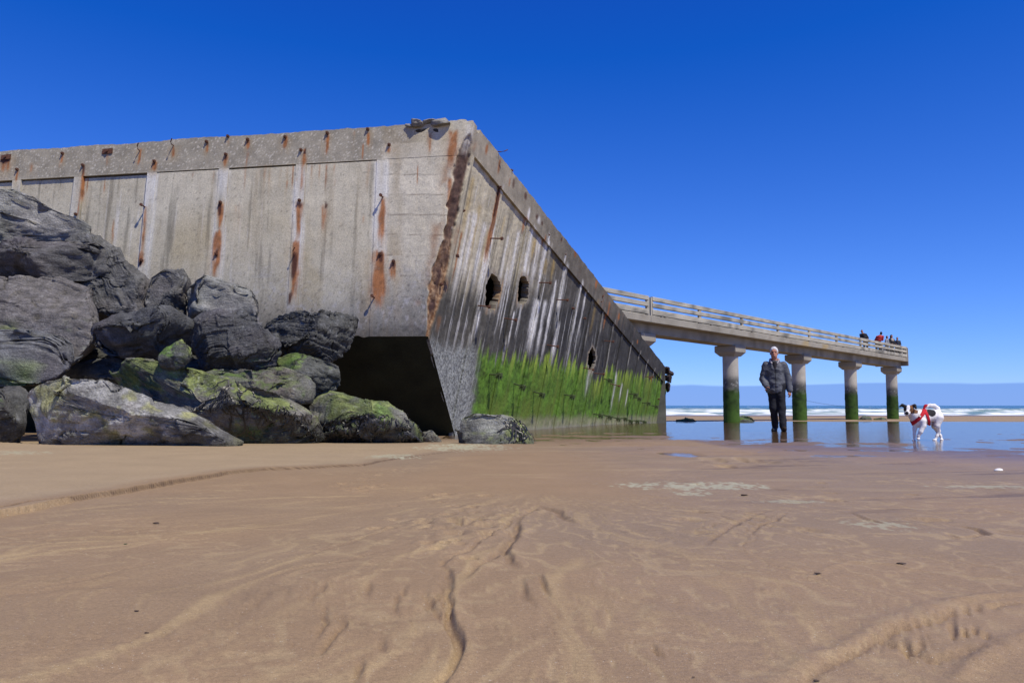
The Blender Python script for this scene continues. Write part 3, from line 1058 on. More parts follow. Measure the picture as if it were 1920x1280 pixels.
def spall_col(c, P):
    dep, m, d, v = spall(P)
    n = fbm(P * 7, 4, 601)
    n3 = fbm(P * 30, 3, 603)
    brown = np.array([.075, .038, .030])[None] * (1 + .6 * n3)[:, None]
    oran = mixv(np.array([.19, .095, .045])[None], np.array([.38, .25, .145])[None], smooth(-.4, .5, n3))
    sc_ = mixv(brown, oran, smooth(1.7, 2.9, v + 1.1 * n) * smooth(-.55, .25, fbm(P * np.array([9, 9, 4]), 3, 607)))
    sc_ = mixv(sc_, np.array([.58, .52, .42])[None], smooth(.10, .22, d + .05 * n) * smooth(1.5, .6, v))
    c = mixv(c, sc_, .95 * m)
    halo = np.exp(-((d - .26) / .10) ** 2) * smooth(.15, .5, v) * (1 - smooth(3.4, 3.9, v)) * smooth(-.1, .5, fbm(P * 3.1, 3, 605))
    c = mixv(c, np.array([.27, .13, .06])[None], .65 * halo * (1 - m))
    pale = np.exp(-(((rel_d := d) - .04) / .05) ** 2) * smooth(-.05, .15, v) * (1 - smooth(.4, .7, v))
    return mixv(c, np.array([.62, .60, .54])[None], .6 * pale)


def patch(name, fr, u0, u1, v0, v1f, res, off, colf, parent=caisson, skirt=.18, rough=.004, hole=False, topfn=None, shear=0.0):
    nu = max(2, int(math.ceil((u1 - u0) / res)) + 1)
    us = np.linspace(u0, u1, nu)
    v1 = np.array([v1f(u) for u in us]) if callable(v1f) else np.full(nu, float(v1f))
    v0a = np.array([topfn(u) for u in us]) if topfn else np.full(nu, float(v0))
    nv = max(2, int(math.ceil((v1 - v0a).max() / res)) + 1)
    tt = np.linspace(0, 1, nv)
    U = np.repeat(us[:, None], nv, 1).ravel()
    V = (v0a[:, None] + (v1 - v0a)[:, None] * tt[None]).ravel()
    if shear:
        U = U + shear * V * (1 - np.clip((U - u0) / min(1.0, u1 - u0), 0, 1))
    P0 = fr.P(U, V)
    P = P0 + fr.n * (off + rough * fbm(P0 * 6, 4, 701) + .6 * rough * fbm(P0 * 30, 2, 703))[:, None]
    dep, m, d, vv = spall(P0)
    edge = smooth(.0, .06, d)
    P = P0 + (P - P0) * edge[:, None] - BIS * dep[:, None]
    c = np.clip(spall_col(colf(U, V, P0), P0), .004, .9)
    F = grid_faces(nu, nv)
    if np.dot(np.cross(fr.eu, fr.ev), fr.n) < 0:
        F = F[:, ::-1]
    if hole:
        mu, mv = U[F].mean(1), V[F].mean(1)
        F = F[in_hole(mu, mv) > 1.0]
    # skirt: turn the border inward so that the piece has thickness
    E = np.concatenate([F[:, [0, 1]], F[:, [1, 2]], F[:, [2, 3]], F[:, [3, 0]]])
    key = np.sort(E, 1)
    kk = key[:, 0] * (len(P) + 1) + key[:, 1]
    _, inv, cnt = np.unique(kk, return_inverse=True, return_counts=True)
    B = E[cnt[inv] == 1]
    bv = np.unique(B)
    n0 = len(P)
    mp1 = {}
    idx = np.full(n0, -1)
    idx[bv] = np.arange(len(bv))
    ct_in = .35 if hole else .6  # inner border colour darkened; around the holes it stands for shade
    inner = P[bv] - fr.n * (skirt + .03 * (fbm(P[bv] * 11, 2, 711)[:, None] if hole else 0))
    Vt = np.vstack([P, P[bv], inner])
    ct = np.vstack([c, c[bv] * .9, c[bv] * ct_in + .012])
    a, b_ = idx[B[:, 0]] + n0, idx[B[:, 1]] + n0
    nb = len(bv)
    Q = np.stack([b_, a, a + nb, b_ + nb], 1)
    return obj(name, Vt, np.vstack([F, Q]), M_CONC, parent, ct)


GZ = lambda P: float(zbase(P[1])) - .5


def side_bottom(u):
    """v where the side runs out: along the rake first, then into the sand"""
    if u < SB:
        vr_ = VK + (VB - VK) * u / SB
    else:
        vr_ = 99
    P = T0 + E_A * u
    vg = (GZ(P) - P[2]) / E_V[2]
    return max(.3, min(vr_ if u < SB * 1.25 else 99, vg))


def side_topfn(u):
    return .03 * n1(u * 1.4, 24) + .03 * n1(u * 6, 25) + (.085 if .18 < u < .28 else 0) - .05 * smooth(.3, 3, u) * (1 - smooth(3, 7, u)) * 0


# front wall
patch('cap_beam', FF, 0, WID, 0, CAP_F, .026, 0, front_col, topfn=lambda u: (
    .035 * n1(u * 1.3, 21) + .022 * n1(u * 9, 22) - .03 * (.12 < u < .42) + .05 * max(0.0, n1(u * 2.1, 23) - .25)), shear=SHEAR)
patch('corner_wall', FF, 0, RIB_F[0] - .10, CAP_F + .004, VKF, .022, -.004, front_col, rough=.006, shear=SHEAR)
prev = RIB_F[0]
for k, r_ in enumerate(RIB_F):
    res = .026 if k < 6 else .08
    patch('rib', FF, r_ - .10, r_ + .10, CAP_F + .004, VKF, res, .0, front_col)
    r2 = RIB_F[k + 1] if k + 1 < len(RIB_F) else WID + .1
    patch('wall_panel', FF, r_ + .105, r2 - .105, CAP_F + .02 + .012 * (k % 2), lambda u: VKF + .02 * math.sin(u * 9) * math.sin(u * 23), res, (-.010, -.012, -.010, -.045, -.05, -.05, -.05, -.05)[k], front_col)
# side wall
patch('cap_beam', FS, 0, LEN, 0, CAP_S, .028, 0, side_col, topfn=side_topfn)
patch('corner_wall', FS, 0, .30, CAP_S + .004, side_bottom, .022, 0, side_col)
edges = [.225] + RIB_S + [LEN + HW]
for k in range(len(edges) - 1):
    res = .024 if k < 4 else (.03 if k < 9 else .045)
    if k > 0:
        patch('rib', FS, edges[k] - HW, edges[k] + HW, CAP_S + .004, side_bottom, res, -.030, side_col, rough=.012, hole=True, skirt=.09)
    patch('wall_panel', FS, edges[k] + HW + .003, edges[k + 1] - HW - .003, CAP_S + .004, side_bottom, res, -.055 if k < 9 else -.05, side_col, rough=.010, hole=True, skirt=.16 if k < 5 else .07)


def plain(name, a, b_, c_, d, nu, nv, col, nrm, seed):
    s, t_ = np.meshgrid(np.linspace(0, 1, nu), np.linspace(0, 1, nv), indexing='ij')
    s, t_ = s.ravel()[:, None], t_.ravel()[:, None]
    P = (np.asarray(a) * (1 - s) + np.asarray(b_) * s) * (1 - t_) + (np.asarray(d) * (1 - s) + np.asarray(c_) * s) * t_
    nn = fbm(P * 3, 4, seed)
    P2 = P + np.asarray(nrm)[None] * (.02 * nn)[:, None]
    cc = np.asarray(col)[None] * (1 + .5 * nn)[:, None]
    return obj(name, P2, grid_faces(nu, nv), M_CONC, caisson, cc)


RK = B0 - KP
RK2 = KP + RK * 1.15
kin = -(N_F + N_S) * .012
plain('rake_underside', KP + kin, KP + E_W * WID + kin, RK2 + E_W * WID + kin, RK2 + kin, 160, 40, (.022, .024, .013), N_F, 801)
tin = E_V * .14
FA = E_A * (LEN - .05)
plain('deck', T0 + tin + (E_A + E_W) * .05, T0 + E_W * WID + tin, T0 + E_W * WID + FA + tin, T0 + FA + tin + E_W * .05, 30, 40, (.3, .29, .26), -E_V, 802)
down = np.array([0, 0, -4.0])
plain('end_wall', T0 + FA + tin, T0 + FA + E_W * WID + tin, T0 + FA + E_W * WID + down, T0 + FA + down, 40, 20, (.12, .12, .1), E_A, 803)
plain('far_wall', T0 + E_W * WID, T0 + E_W * WID + FA, T0 + E_W * WID + FA + E_V * 6, T0 + E_W * WID + E_V * 6, 40, 20, (.3, .29, .27), E_W, 804)

# bolts and bars left in the concrete
bolt_me = {}


def bolt_mesh(kind):
    if kind in bolt_me:
        return bolt_me[kind]
    m = MB()
    if kind == 'long':
        m.tube([(0, 0, -.05), (0, 0, .10), (.004, 0, .25)], .013, 7).tube([(.004, 0, .22), (.004, 0, .26)], .034, 6)
    elif kind == 'short':
        m.tube([(0, 0, -.05), (0, 0, .055)], .016, 7).tube([(0, 0, .0), (0, 0, .028)], .032, 6)
    elif kind == 'mid':
        m.tube([(0, 0, -.05), (0, 0, .06), (.004, 0, .13)], .013, 7).tube([(.004, 0, .105), (.004, 0, .135)], .030, 6)
    elif kind == 'bar':
        m.tube([(0, 0, -.05), (.01, .0, .07), (.035, .03, .13), (.08, .08, .16)], .010, 6)
    elif kind == 'clump':
        m.tube([(0, 0, -.05), (0, 0, .24)], .016, 6).tube([(0, 0, .20), (0, 0, .25)], .04, 6)
    elif kind == 'plate':
        m.box((0, 0, .0), (.11, 0, 0), (0, .05, 0), (0, 0, .02)).tube([(0, 0, 0), (0, 0, .05)], .03, 6)
    me = make_mesh('bolt_' + kind, np.array(m.V), m.F)
    me.materials.append(M_WEEDG if kind == 'clump' else M_RUST)
    bolt_me[kind] = me
    return me


def weed_clump_mesh():
    m = MB()
    r_ = random.Random(4)
    for k in range(46):
        a = r_.uniform(0, 6.28)
        p = np.array([.035 * math.cos(a), .035 * math.sin(a), .18 + r_.uniform(-.05, .07)])
        q = p + np.array([r_.uniform(-.05, .05) + .02 * math.cos(a), -r_.uniform(.03, .12), r_.uniform(-.04, .04)])
        s = np.array([.010, 0, .004])
        m.add([p - s, p + s, q], [(0, 1, 2)])
    me = make_mesh('weed_clump', np.array(m.V), m.F)
    me.materials.append(M_WEEDG)
    return me


WC = None


def bolt(fr, x, y, kind, off=0.0, name='bolt'):
    global WC
    u, v = fr.uv(x, y)
    P = fr.P(np.array([u]), np.array([v]), off)[0]
    z = fr.n
    yv = -fr.ev - (-fr.ev @ z) * z
    yv /= np.linalg.norm(yv)
    xv = np.cross(yv, z)
    q = Matrix((xv, yv, z)).transposed().to_quaternion()
    o = bpy.data.objects.new(name, bolt_mesh(kind))
    COL.objects.link(o)
    o.parent = caisson
    o.location = tuple(P - ORI[caisson])
    o.rotation_mode = 'QUATERNION'
    o.rotation_quaternion = q @ Quaternion((1, 0, 0), R(random.Random(int(x * 7 + y)).uniform(-6, 8)))
    if kind == 'clump':
        if WC is None:
            WC = weed_clump_mesh()
        w = bpy.data.objects.new('weed_tuft', WC)
        COL.objects.link(w)
        w.parent = o
        w['kind'] = 'stuff'
    return o


for x, y, k in [(272, 388, 'mid'), (718, 370, 'mid'), (702, 558, 'mid'), (325, 273, 'bar'), (262, 283, 'bar'), (565, 282, 'short'), (290, 303, 'short'), (424, 290, 'short'),
                (388, 266, 'short'), (465, 262, 'short'), (535, 257, 'short'), (614, 250, 'short'), (690, 243, 'short'), (202, 284, 'plate'), (156, 310, 'short'), (33, 318, 'short'), (118, 288, 'short'),
                (414, 380, 'short'), (406, 476, 'short'), (562, 376, 'short'), (552, 478, 'bar'), (713, 476, 'short'), (738, 490, 'short'), (266, 488, 'short'), (143, 402, 'short'), (12, 295, 'plate'), (730, 272, 'short'), (428, 256, 'short'), (858, 480, 'short')]:
    bolt(FF, x, y, k)
for x, y, k in [(922, 447, 'long'), (938, 350, 'short'), (899, 573, 'long'), (950, 597, 'long'), (1015, 530, 'long'), (1048, 562, 'long'), (1076, 578, 'short'), (1098, 597, 'short'), (1030, 647, 'long'), (1136, 639, 'long'),
                (935, 284, 'bar'), (960, 320, 'short'), (1029, 440, 'short'), (1060, 477, 'short'), (1130, 555, 'plate'), (1127, 566, 'short'), (870, 395, 'short'), (829, 533, 'short'),
                (922, 702, 'clump'), (968, 720, 'clump'), (1005, 735, 'clump'), (1062, 740, 'clump'), (1098, 690, 'long'), (1118, 700, 'long'), (1134, 710, 'clump'), (1148, 720, 'long'), (1182, 738, 'clump'),
                (1190, 745, 'clump'), (1212, 706, 'long'), (1220, 709, 'short'), (1236, 748, 'short'), (1116, 776, 'clump'), (1134, 778, 'clump'), (1150, 782, 'clump'), (1163, 784, 'clump'), (1174, 786, 'clump'), (1186, 788, 'clump'), (1200, 788, 'clump'), (1207, 755, 'clump'), (1222, 760, 'clump')]:
    bolt(FS, x, y, k, -.03)


def crumb(name, c, r_, seed, mat, parent, colr, sub=3, sq=(1, 1, 1), cube=.5):
    import bmesh
    bm = bmesh.new()
    bmesh.ops.create_icosphere(bm, subdivisions=sub, radius=1)
    V = np.array([v.co[:] for v in bm.verts])
    F = np.array([[v.index for v in f.verts] for f in bm.faces])
    bm.free()
    V = V / (np.abs(V) ** 3).sum(1)[:, None] ** (1 / 3 * cube + 0)
    rg = np.random.default_rng(seed)
    V = V * (1 + .35 * fbm(V * 1.6 + seed, 3, seed))[:, None]
    for _ in range(12):
        n_ = rg.normal(0, 1, 3)
        n_ /= np.linalg.norm(n_)
        V = V - np.multiply.outer(np.clip(V @ n_ - np.quantile(V @ n_, rg.uniform(.72, .92)), 0, None), n_)
    V = V * (1 + .10 * fbm(V * 5 + seed, 3, seed + 1) + .06 * ridged(V * 9 + seed, 2, seed + 2))[:, None]
    P = V * np.asarray(sq)[None] * r_ + np.asarray(c)[None]
    n = fbm(P * 11, 3, seed + 3)
    return obj(name, P, F, mat, parent, np.asarray(colr)[None] * (1 + .5 * n)[:, None])


for x, y, r_, s_ in ((783, 232, .15, 1), (806, 229, .15, 2), (830, 229, .19, 3), (768, 237, .09, 4)):
    u, v = FF.uv(x, y)
    crumb('broken_lump', FF.P(np.array([u]), np.array([v]), .02)[0], r_, 900 + s_, M_CONC, caisson, (.21, .20, .175), sub=4, sq=(1.15, .7, .55))
# flat dark lumps below, their colour standing for shade in a broken pocket
for x, y, r_, s_ in ((795, 243, .13, 5), (822, 246, .10, 6)):
    u, v = FF.uv(x, y)
    crumb('pocket_shade_lump', FF.P(np.array([u]), np.array([v]), -.02)[0], r_, 900 + s_, M_CONC, caisson, (.045, .040, .035), sq=(1.3, .35, .55))
# twisted rusty steel at the far end of the side
fe = T0 + E_A * LEN
for k, (dx, dz, r_, sq_) in enumerate(((.02, .0, .17, (.9, 1, .9)), (.10, -.12, .16, (1.3, 1, .9)), (.10, -.30, .20, (.7, 1, 1.1)), (.13, -.30, .13, (1.2, .9, .8)), (-.02, -.62, .16, (.6, 1, 1.5)))):
    crumb('rusted_end_steel', fe + E_A * dx + np.array([.02, 0, dz]), r_, 930 + k, M_CONC, caisson, (.038, .028, .025), sub=4, sq=sq_)

# ------------------------------------------------------------------ pier
E_P = np.array([.673, .740, 0])
E_P /= np.linalg.norm(E_P)
E_Q = np.array([E_P[1], -E_P[0], 0])          # toward the camera side
PC = at(1372, 791, 43.0)
PC[2] = 0
ZD = lambda s: 4.49 - .0065 * s               # deck top
S_END, S_BEG = 28.05, -24.0
pier = thing('concrete_pier', (PC[0], PC[1], float(zbase(43))), 'long grey concrete pier on round columns with a three rail concrete parapet', 'pier')


def pp(s, q, z):
    return PC * np.array([1, 1, 0]) + E_P * s + E_Q * q + np.array([0, 0, z])


def pier_col(P, kind):
    n1, n2 = fbm(P * .7, 4, 1001), fbm(P * 4, 4, 1003)
    dr = fbm(c3((P @ E_P) * 2.4, P[:, 2] * .35), 4, 1005)
    c = np.array([.29, .27, .225])[None] * (1 + .28 * n1 + .22 * n2)[:, None]
    if kind == 'beam':
        c = mixv(c, np.array([.16, .14, .11])[None], .75 * smooth(-.1, .45, dr + .4 * n1))
    if kind == 'slab':
        c = mixv(c, np.array([.15, .13, .10])[None], .55 * smooth(.1, .5, n1 + .5 * dr))
        c = mixv(c, np.array([.36, .27, .13])[None], .7 * smooth(.35, .6, fbm(P * .5, 2, 1007)))
    if kind == 'rail':
        c = np.array([.37, .35, .29])[None] * (1 + .30 * n1 + .35 * n2)[:, None]
        c = mixv(c, np.array([.11, .11, .10])[None], .8 * smooth(.0, .4, fbm(P * 2.2, 4, 1009)))
    if kind == 'column':
        z = P[:, 2] - zbase(P[:, 1])
        c = np.array([.39, .365, .315])[None] * (1 + .12 * n1 + .15 * n2)[:, None]
        tl = 2.05 + .12 * n2 + .22 * float(vn(np.array([[P[0, 0] * .37, P[0, 1] * .31, .5]]), 77)[0])
        c = mixv(c, np.array([.07, .072, .068])[None] * (1 + .5 * n2)[:, None], .92 * smooth(tl + .55, tl + .05, z + .25 * n1))
        c = mixv(c, np.array([.40, .41, .38])[None], .6 * smooth(.2, .5, fbm(P * 9, 2, 1011)) * smooth(tl + .5, tl + .2, z) * smooth(tl - .3, tl, z))
        g = np.array([.028, .060, .010])[None] * (1 + .8 * n2)[:, None]
        g = mixv(g, np.array([.045, .098, .012])[None], smooth(.4, 1.4, 1.6 - z + .6 * n2))
        c = mixv(c, g, .95 * smooth(tl - .05, tl - .45, z + .3 * n2))
    return np.clip(c, .01, .9)


def bar(name, s0, s1, q0, q1, z0, z1, kind, parent, step=.35, slope=True):
    """a straight concrete member along the pier, fine enough to carry its staining"""
    n = max(2, int((s1 - s0) / step) + 1)
    S = np.linspace(s0, s1, n)
    sec = []
    b_ = .012
    for q, z in ((q0 + b_, z0), (q1 - b_, z0), (q1, z0 + b_), (q1, (z0 + z1) / 2), (q1, z1 - b_), (q1 - b_, z1), (q0 + b_, z1), (q0, z1 - b_), (q0, (z0 + z1) / 2), (q0, z0 + b_)):
        sec.append((q, z))
    V = []
    for s in S:
        dz = -.0065 * s if slope else 0
        for q, z in sec:
            V.append(pp(s, q, z + dz))
    V = np.array(V)
    V = V + (.006 * fbm(V * 3, 3, 1021))[:, None] * np.array([.5, -.5, .7])
    k = len(sec)
    F = [(i * k + j, i * k + (j + 1) % k, (i + 1) * k + (j + 1) % k, (i + 1) * k + j) for i in range(n - 1) for j in range(k)]
    F += [tuple(range(k))[::-1], tuple((n - 1) * k + j for j in range(k))]
    return obj(name, V, F, M_CONC, parent, pier_col(V, kind), sm=False)


Z0 = 4.49
jn = -9.42
bar('deck_slab', S_BEG, jn - .012, -1.6, 1.0, Z0 - .30, Z0, 'slab', pier)
bar('deck_slab', jn + .012, S_END, -1.6, 1.0, Z0 - .30, Z0, 'slab', pier)
bar('beam', S_BEG, S_END - .1, -.48, .48, Z0 - .74, Z0 - .303, 'beam', pier)
for side in (1, -1):
    q1 = .995 if side > 0 else -1.595
    qa, qb = (q1 - .14, q1) if side > 0 else (q1, q1 + .14)
    posts = [jn - 4.5 * k for k in range(1, 4)][::-1] + [jn - .16, jn + .16] + [jn + 4.5 * k for k in range(1, 8)] + [26.7, 27.93]
    for s in posts:
        pb = bar('rail_post', s - .10, s + .10, qa + .012 if side > 0 else qa + .03, qb - .03 if side > 0 else qb - .012, Z0 + .003, Z0 + .83, 'rail', pier)
    for z0, z1 in ((.05, .27), (.40, .585), (.68, .87)):
        for a, b_ in zip(posts[:-1], posts[1:]):
            if b_ - a < .5:
                continue
            bar('rail', a + .004, b_ - .004, qa, qb, Z0 + z0, Z0 + z1, 'rail', pier)
    for s in posts[1:-2]:
        if side > 0:
            bar('drain_block', s + 1.1, s + 1.2, .87, .99, Z0 + .003, Z0 + .048, 'beam', pier)
m_end = bar('end_plate', S_END + .003, S_END + .10, -1.5, 1.0, Z0 - .62, Z0 + .80, 'slab', pier)


def column(s):
    base = pp(s, 0, 0)
    zb_ = float(zbase(base[1])) - .4
    top = ZD(s) - .745 - .56
    n, m_ = 40, 70
    Z = np.linspace(zb_, top + .01, m_)
    A = np.linspace(0, 2 * math.pi, n, endpoint=False)
    ZZ, AA = np.meshgrid(Z, A, indexing='ij')
    r_ = .415 + .012 * smooth(2.1, 1.4, ZZ - zb_ - .4)
    V = np.stack([base[0] + r_ * np.cos(AA), base[1] + r_ * np.sin(AA), ZZ], -1).reshape(-1, 3)
    nn = fbm(V * 8, 3, 1031)
    V[:, :2] += (V[:, :2] - base[:2]) * (.05 * np.clip(nn, -.3, 1) * smooth(2.3, 1.7, V[:, 2] - zb_ - .4))[:, None]
    F = np.array([(i * n + k, i * n + (k + 1) % n, (i + 1) * n + (k + 1) % n, (i + 1) * n + k) for i in range(m_ - 1) for k in range(n)])
    o = obj('column', V, F, M_CONC, pier, pier_col(V, 'column'))
    # square head with chamfered foot
    V = []
    for h, z in ((.40, top), (.60, top + .22), (.60, top + .52), (.58, top + .558)):
        for a, b_ in ((-1, -1), (1, -1), (1, 1), (-1, 1)):
            V.append(base + E_P * h * a * 1.0 + E_Q * h * b_ * 1.02 + np.array([0, 0, z]))
    F = [(3, 2, 1, 0), (12, 13, 14, 15)] + [(r * 4 + k, r * 4 + (k + 1) % 4, r * 4 + 4 + (k + 1) % 4, r * 4 + 4 + k) for r in range(3) for k in range(4)]
    V = np.array(V)
    obj('capital', V, F, M_CONC, o, pier_col(V, 'beam'), sm=False)


for k in range(-1, 4):
    column(9.02 * k)

# ------------------------------------------------------------------ boulders
import bmesh
_ico = {}


def ico(sub):
    if sub not in _ico:
        bm = bmesh.new()
        bmesh.ops.create_icosphere(bm, subdivisions=sub, radius=1)
        bm.verts.ensure_lookup_table()
        _ico[sub] = (np.array([v.co[:] for v in bm.verts]), np.array([[v.index for v in f.verts] for f in bm.faces]))
        bm.free()
    return _ico[sub]


def radial(poly, th):
    """distance from the origin to the polygon along each angle"""
    out = np.zeros_like(th)
    d = np.stack([np.cos(th), np.sin(th)], 1)
    n = len(poly)
    for i in range(n):
        a, b_ = poly[i], poly[(i + 1) % n]
        e = b_ - a
        den = d[:, 0] * e[1] - d[:, 1] * e[0]
        den = np.where(np.abs(den) < 1e-9, 1e-9, den)
        t_ = (a[0] * e[1] - a[1] * e[0]) / den
        u_ = (a[0] * d[:, 1] - a[1] * d[:, 0]) / den
        ok = (t_ > 0) & (u_ >= -1e-6) & (u_ <= 1 + 1e-6)
        out = np.where(ok, np.maximum(out, t_), out)
    return np.where(out <= 0, .05, out)


def vert_normals(P, F):
    n = np.zeros_like(P)
    fn = np.cross(P[F[:, 1]] - P[F[:, 0]], P[F[:, 2]] - P[F[:, 0]])
    for k in range(3):
        np.add.at(n, F[:, k], fn)
    return n / (np.linalg.norm(n, axis=1)[:, None] + 1e-12)


SLATE = np.array([.115, .113, .104])
ROCKS = {}


def boulder(label, outline, Y, thick, seed, tone=(1, 1, 1), moss=0.0, weed=0.0, pale=0.0, sub=5, dip=(.25, .5, .9), strata=1.0, mossz=9.0, cuts=22, lichen=0.0, group='boulders heaped against the hull', name='boulder'):
    pts = np.array([at(x, y, Y) for x, y in outline])
    c = pts.mean(0)
    lo, hi = pts.min(0), pts.max(0)
    c = (lo + hi) / 2
    c[1] = Y
    poly = (pts - c)[:, [0, 2]]
    D, F = ico(sub)
    th = np.arctan2(D[:, 2], D[:, 0])
    s = np.hypot(D[:, 0], D[:, 2])
    rad = radial(poly, th)
    q = 4.0
    div = (s ** q + np.abs(D[:, 1]) ** q) ** (1 / q)
    k = s / div
    P = np.stack([rad * np.cos(th) * k, D[:, 1] / div * thick, rad * np.sin(th) * k], 1)
    size = float(np.mean(hi - lo)[()] if False else np.linalg.norm((hi - lo)[[0, 2]]))
    rg = np.random.default_rng(seed)
    bd = np.array(dip, float) / np.linalg.norm(dip)
    j1 = np.cross(bd, rg.normal(0, 1, 3))
    j1 /= np.linalg.norm(j1)
    j2 = np.cross(bd, j1)
    for q_ in range(cuts):
        n = [bd, j1, j2][q_ % 3] * rg.choice((-1, 1)) + rg.normal(0, .26, 3)
        n /= np.linalg.norm(n)
        if n[1] > .35:
            n = -n
        h = np.quantile(P @ n, rg.uniform(.72, .93) if abs(n[1]) < .5 else rg.uniform(.55, .85))
        e = np.clip(P @ n - h, 0, None)
        P = P - np.multiply.outer(e, n)
    # bring the cut block back out to its own outline
    th2 = np.arctan2(P[:, 2], P[:, 0])
    r2 = np.hypot(P[:, 0], P[:, 2])
    rt = radial(poly, th2)
    nb_ = 90
    bi = ((th2 + math.pi) / (2 * math.pi) * nb_).astype(int) % nb_
    mxr = np.zeros(nb_)
    np.maximum.at(mxr, bi, r2 / rt)
    mxr = np.where(mxr <= 0, 1, mxr)
    mxr = mxr * .985
    mxr = (np.roll(mxr, 1) + 2 * mxr + np.roll(mxr, -1)) / 4
    g_ = 1 / np.interp((th2 + math.pi) / (2 * math.pi) * nb_ - .5, np.arange(-1, nb_ + 1), np.concatenate([mxr[-1:], mxr, mxr[:1]]))
    P = P * np.stack([g_, np.ones_like(g_), g_], 1)
    nr = vert_normals(P, F)
    W_ = P + c
    dipv = bd
    wq = W_ + .05 * np.stack([fbm(W_ * 2.2 + 5, 3, seed + 50), fbm(W_ * 2.2 + 9, 3, seed + 51), fbm(W_ * 2.2 + 2, 3, seed + 52)], 1)
    blk = np.zeros(len(P))
    for cell, amp_ in ((.60, .030), (.24, .016)):
        bq = [np.floor(wq @ v_ / (cell * f_)).astype(np.int64) for v_, f_ in ((bd, .55), (j1, 1.0), (j2, 1.3))]
        blk = blk + amp_ * _hash(bq[0], bq[1], bq[2], seed + int(cell * 100))
    sc_ = 1.0
    warp = .10 * fbm(W_ * 1.7, 3, seed + 2)
    lay = (W_ @ dipv + warp) * 8.0
    saw = lay - np.floor(lay)
    step_ = _hash(np.floor(lay).astype(np.int64), np.floor(lay).astype(np.int64) * 0, np.floor(lay).astype(np.int64) * 0, seed)
    lay2 = (W_ @ dipv + warp * 1.3) * 25.0
    saw2 = lay2 - np.floor(lay2)
    big = fbm(W_ * 1.5, 4, seed)
    rd = ridged(W_ * 2.6, 4, seed + 5)
    a = min(size, 1.6)
    g1 = fbm(W_ * np.array([1.6, 1.6, 2.6]), 3, seed + 40)
    g2 = fbm(W_ * 3.7 + 3, 3, seed + 41)
    cr1, cr2 = smooth(.028, .0, np.abs(g1)) * smooth(-.3, .2, g2), smooth(.05, .0, np.abs(g2)) * smooth(-.2, .3, big)
    disp = min(a, 1.2) * blk * min(1.0, strata + .2) + a * (.006 * big + .006 * rd) + strata * (.022 * a * (step_ * .8 + .5 * saw) * smooth(-.5, .4, fbm(W_ * 1.2, 2, seed + 8)) + .010 * saw2) + .010 * fbm(W_ * 9, 3, seed + 9) - .050 * a * cr1 - .02 * a * cr2
    P = P + nr * disp[:, None]
    nr = vert_normals(P, F)
    W_ = P + c
    # colour
    n1, n2, n3 = fbm(W_ * 1.3, 4, seed + 20), fbm(W_ * 6, 4, seed + 21), fbm(W_ * 24, 3, seed + 22)
    col = SLATE[None] * np.array(tone)[None] * (1 + .35 * n1 + .35 * n2 + .25 * n3)[:, None]
    col = mixv(col, np.array([.105, .088, .085])[None] * np.array(tone)[None] * 1.1, .55 * smooth(.0, .5, fbm(W_ * .9, 3, seed + 23)))
    crack = smooth(.10, .0, np.abs(fbm(W_ * 2.2, 3, seed + 30))) * smooth(-.1, .5, n1)
    col = col * (1 - .35 * crack)[:, None]
    if pale:
        col = mixv(col, np.array([.43, .425, .40])[None] * (1 + .25 * n2 + .2 * n3)[:, None], pale * smooth(-.75, .1, n1 + .3 * n2))
        col = mixv(col, np.array([.50, .48, .44])[None], .6 * pale * smooth(.25, .6, fbm(W_ * np.array([2, 2, 7]), 4, seed + 24)))
    if lichen:
        col = mixv(col, np.array([.30, .30, .12])[None], lichen * smooth(.02, .4, fbm(W_ * 4.2, 4, seed + 25)))
    if moss:
        z = W_[:, 2]
        mm = smooth(.30 - moss * .75, .62 - moss * .6, fbm(W_ * 2.0, 4, seed + 26) + .28 * nr[:, 2] + .35 * n2 + .25 * n3) * smooth(mossz + .15, mossz - .15, z)
        g = mixv(np.array([.075, .105, .024])[None], np.array([.20, .24, .06])[None], smooth(-.3, .6, n2 + .6 * n1))
        g = mixv(g, np.array([.075, .145, .016])[None], smooth(.1, .5, fbm(W_ * 1.6, 2, seed + 28)))
        col = mixv(col, g * (1 + .6 * n3)[:, None], .82 * mm)
    if weed:
        zb_ = float(zbase(Y))
        wd = smooth(.30 + weed * .3, .05, W_[:, 2] - zb_ + .25 * n1 + .15 * n2)
        col = mixv(col, np.array([.045, .043, .04])[None] * (1 + .6 * n3)[:, None], .75 * wd)
    spk = smooth(.55, .8, vn(W_ * 33, seed + 31) + .3 * n1)
    col = mixv(col, np.array([.36, .37, .38])[None], .25 * spk)
    o = obj(name, P + c, F, M_ROCK, None, np.clip(col, .008, .8))
    # put the origin at the base
    me = o.data
    base = np.array([c[0], Y, (P + c)[:, 2].min()])
    co = (P + c) - base
    me.vertices.foreach_set('co', co.astype(np.float32).ravel())
    me.update()
    o.location = tuple(base)
    ORI[o] = base
    tag(o, label, 'boulder' if name == 'boulder' else 'rock', group)
    ROCKS[label] = (o, P + c, nr)
    return o


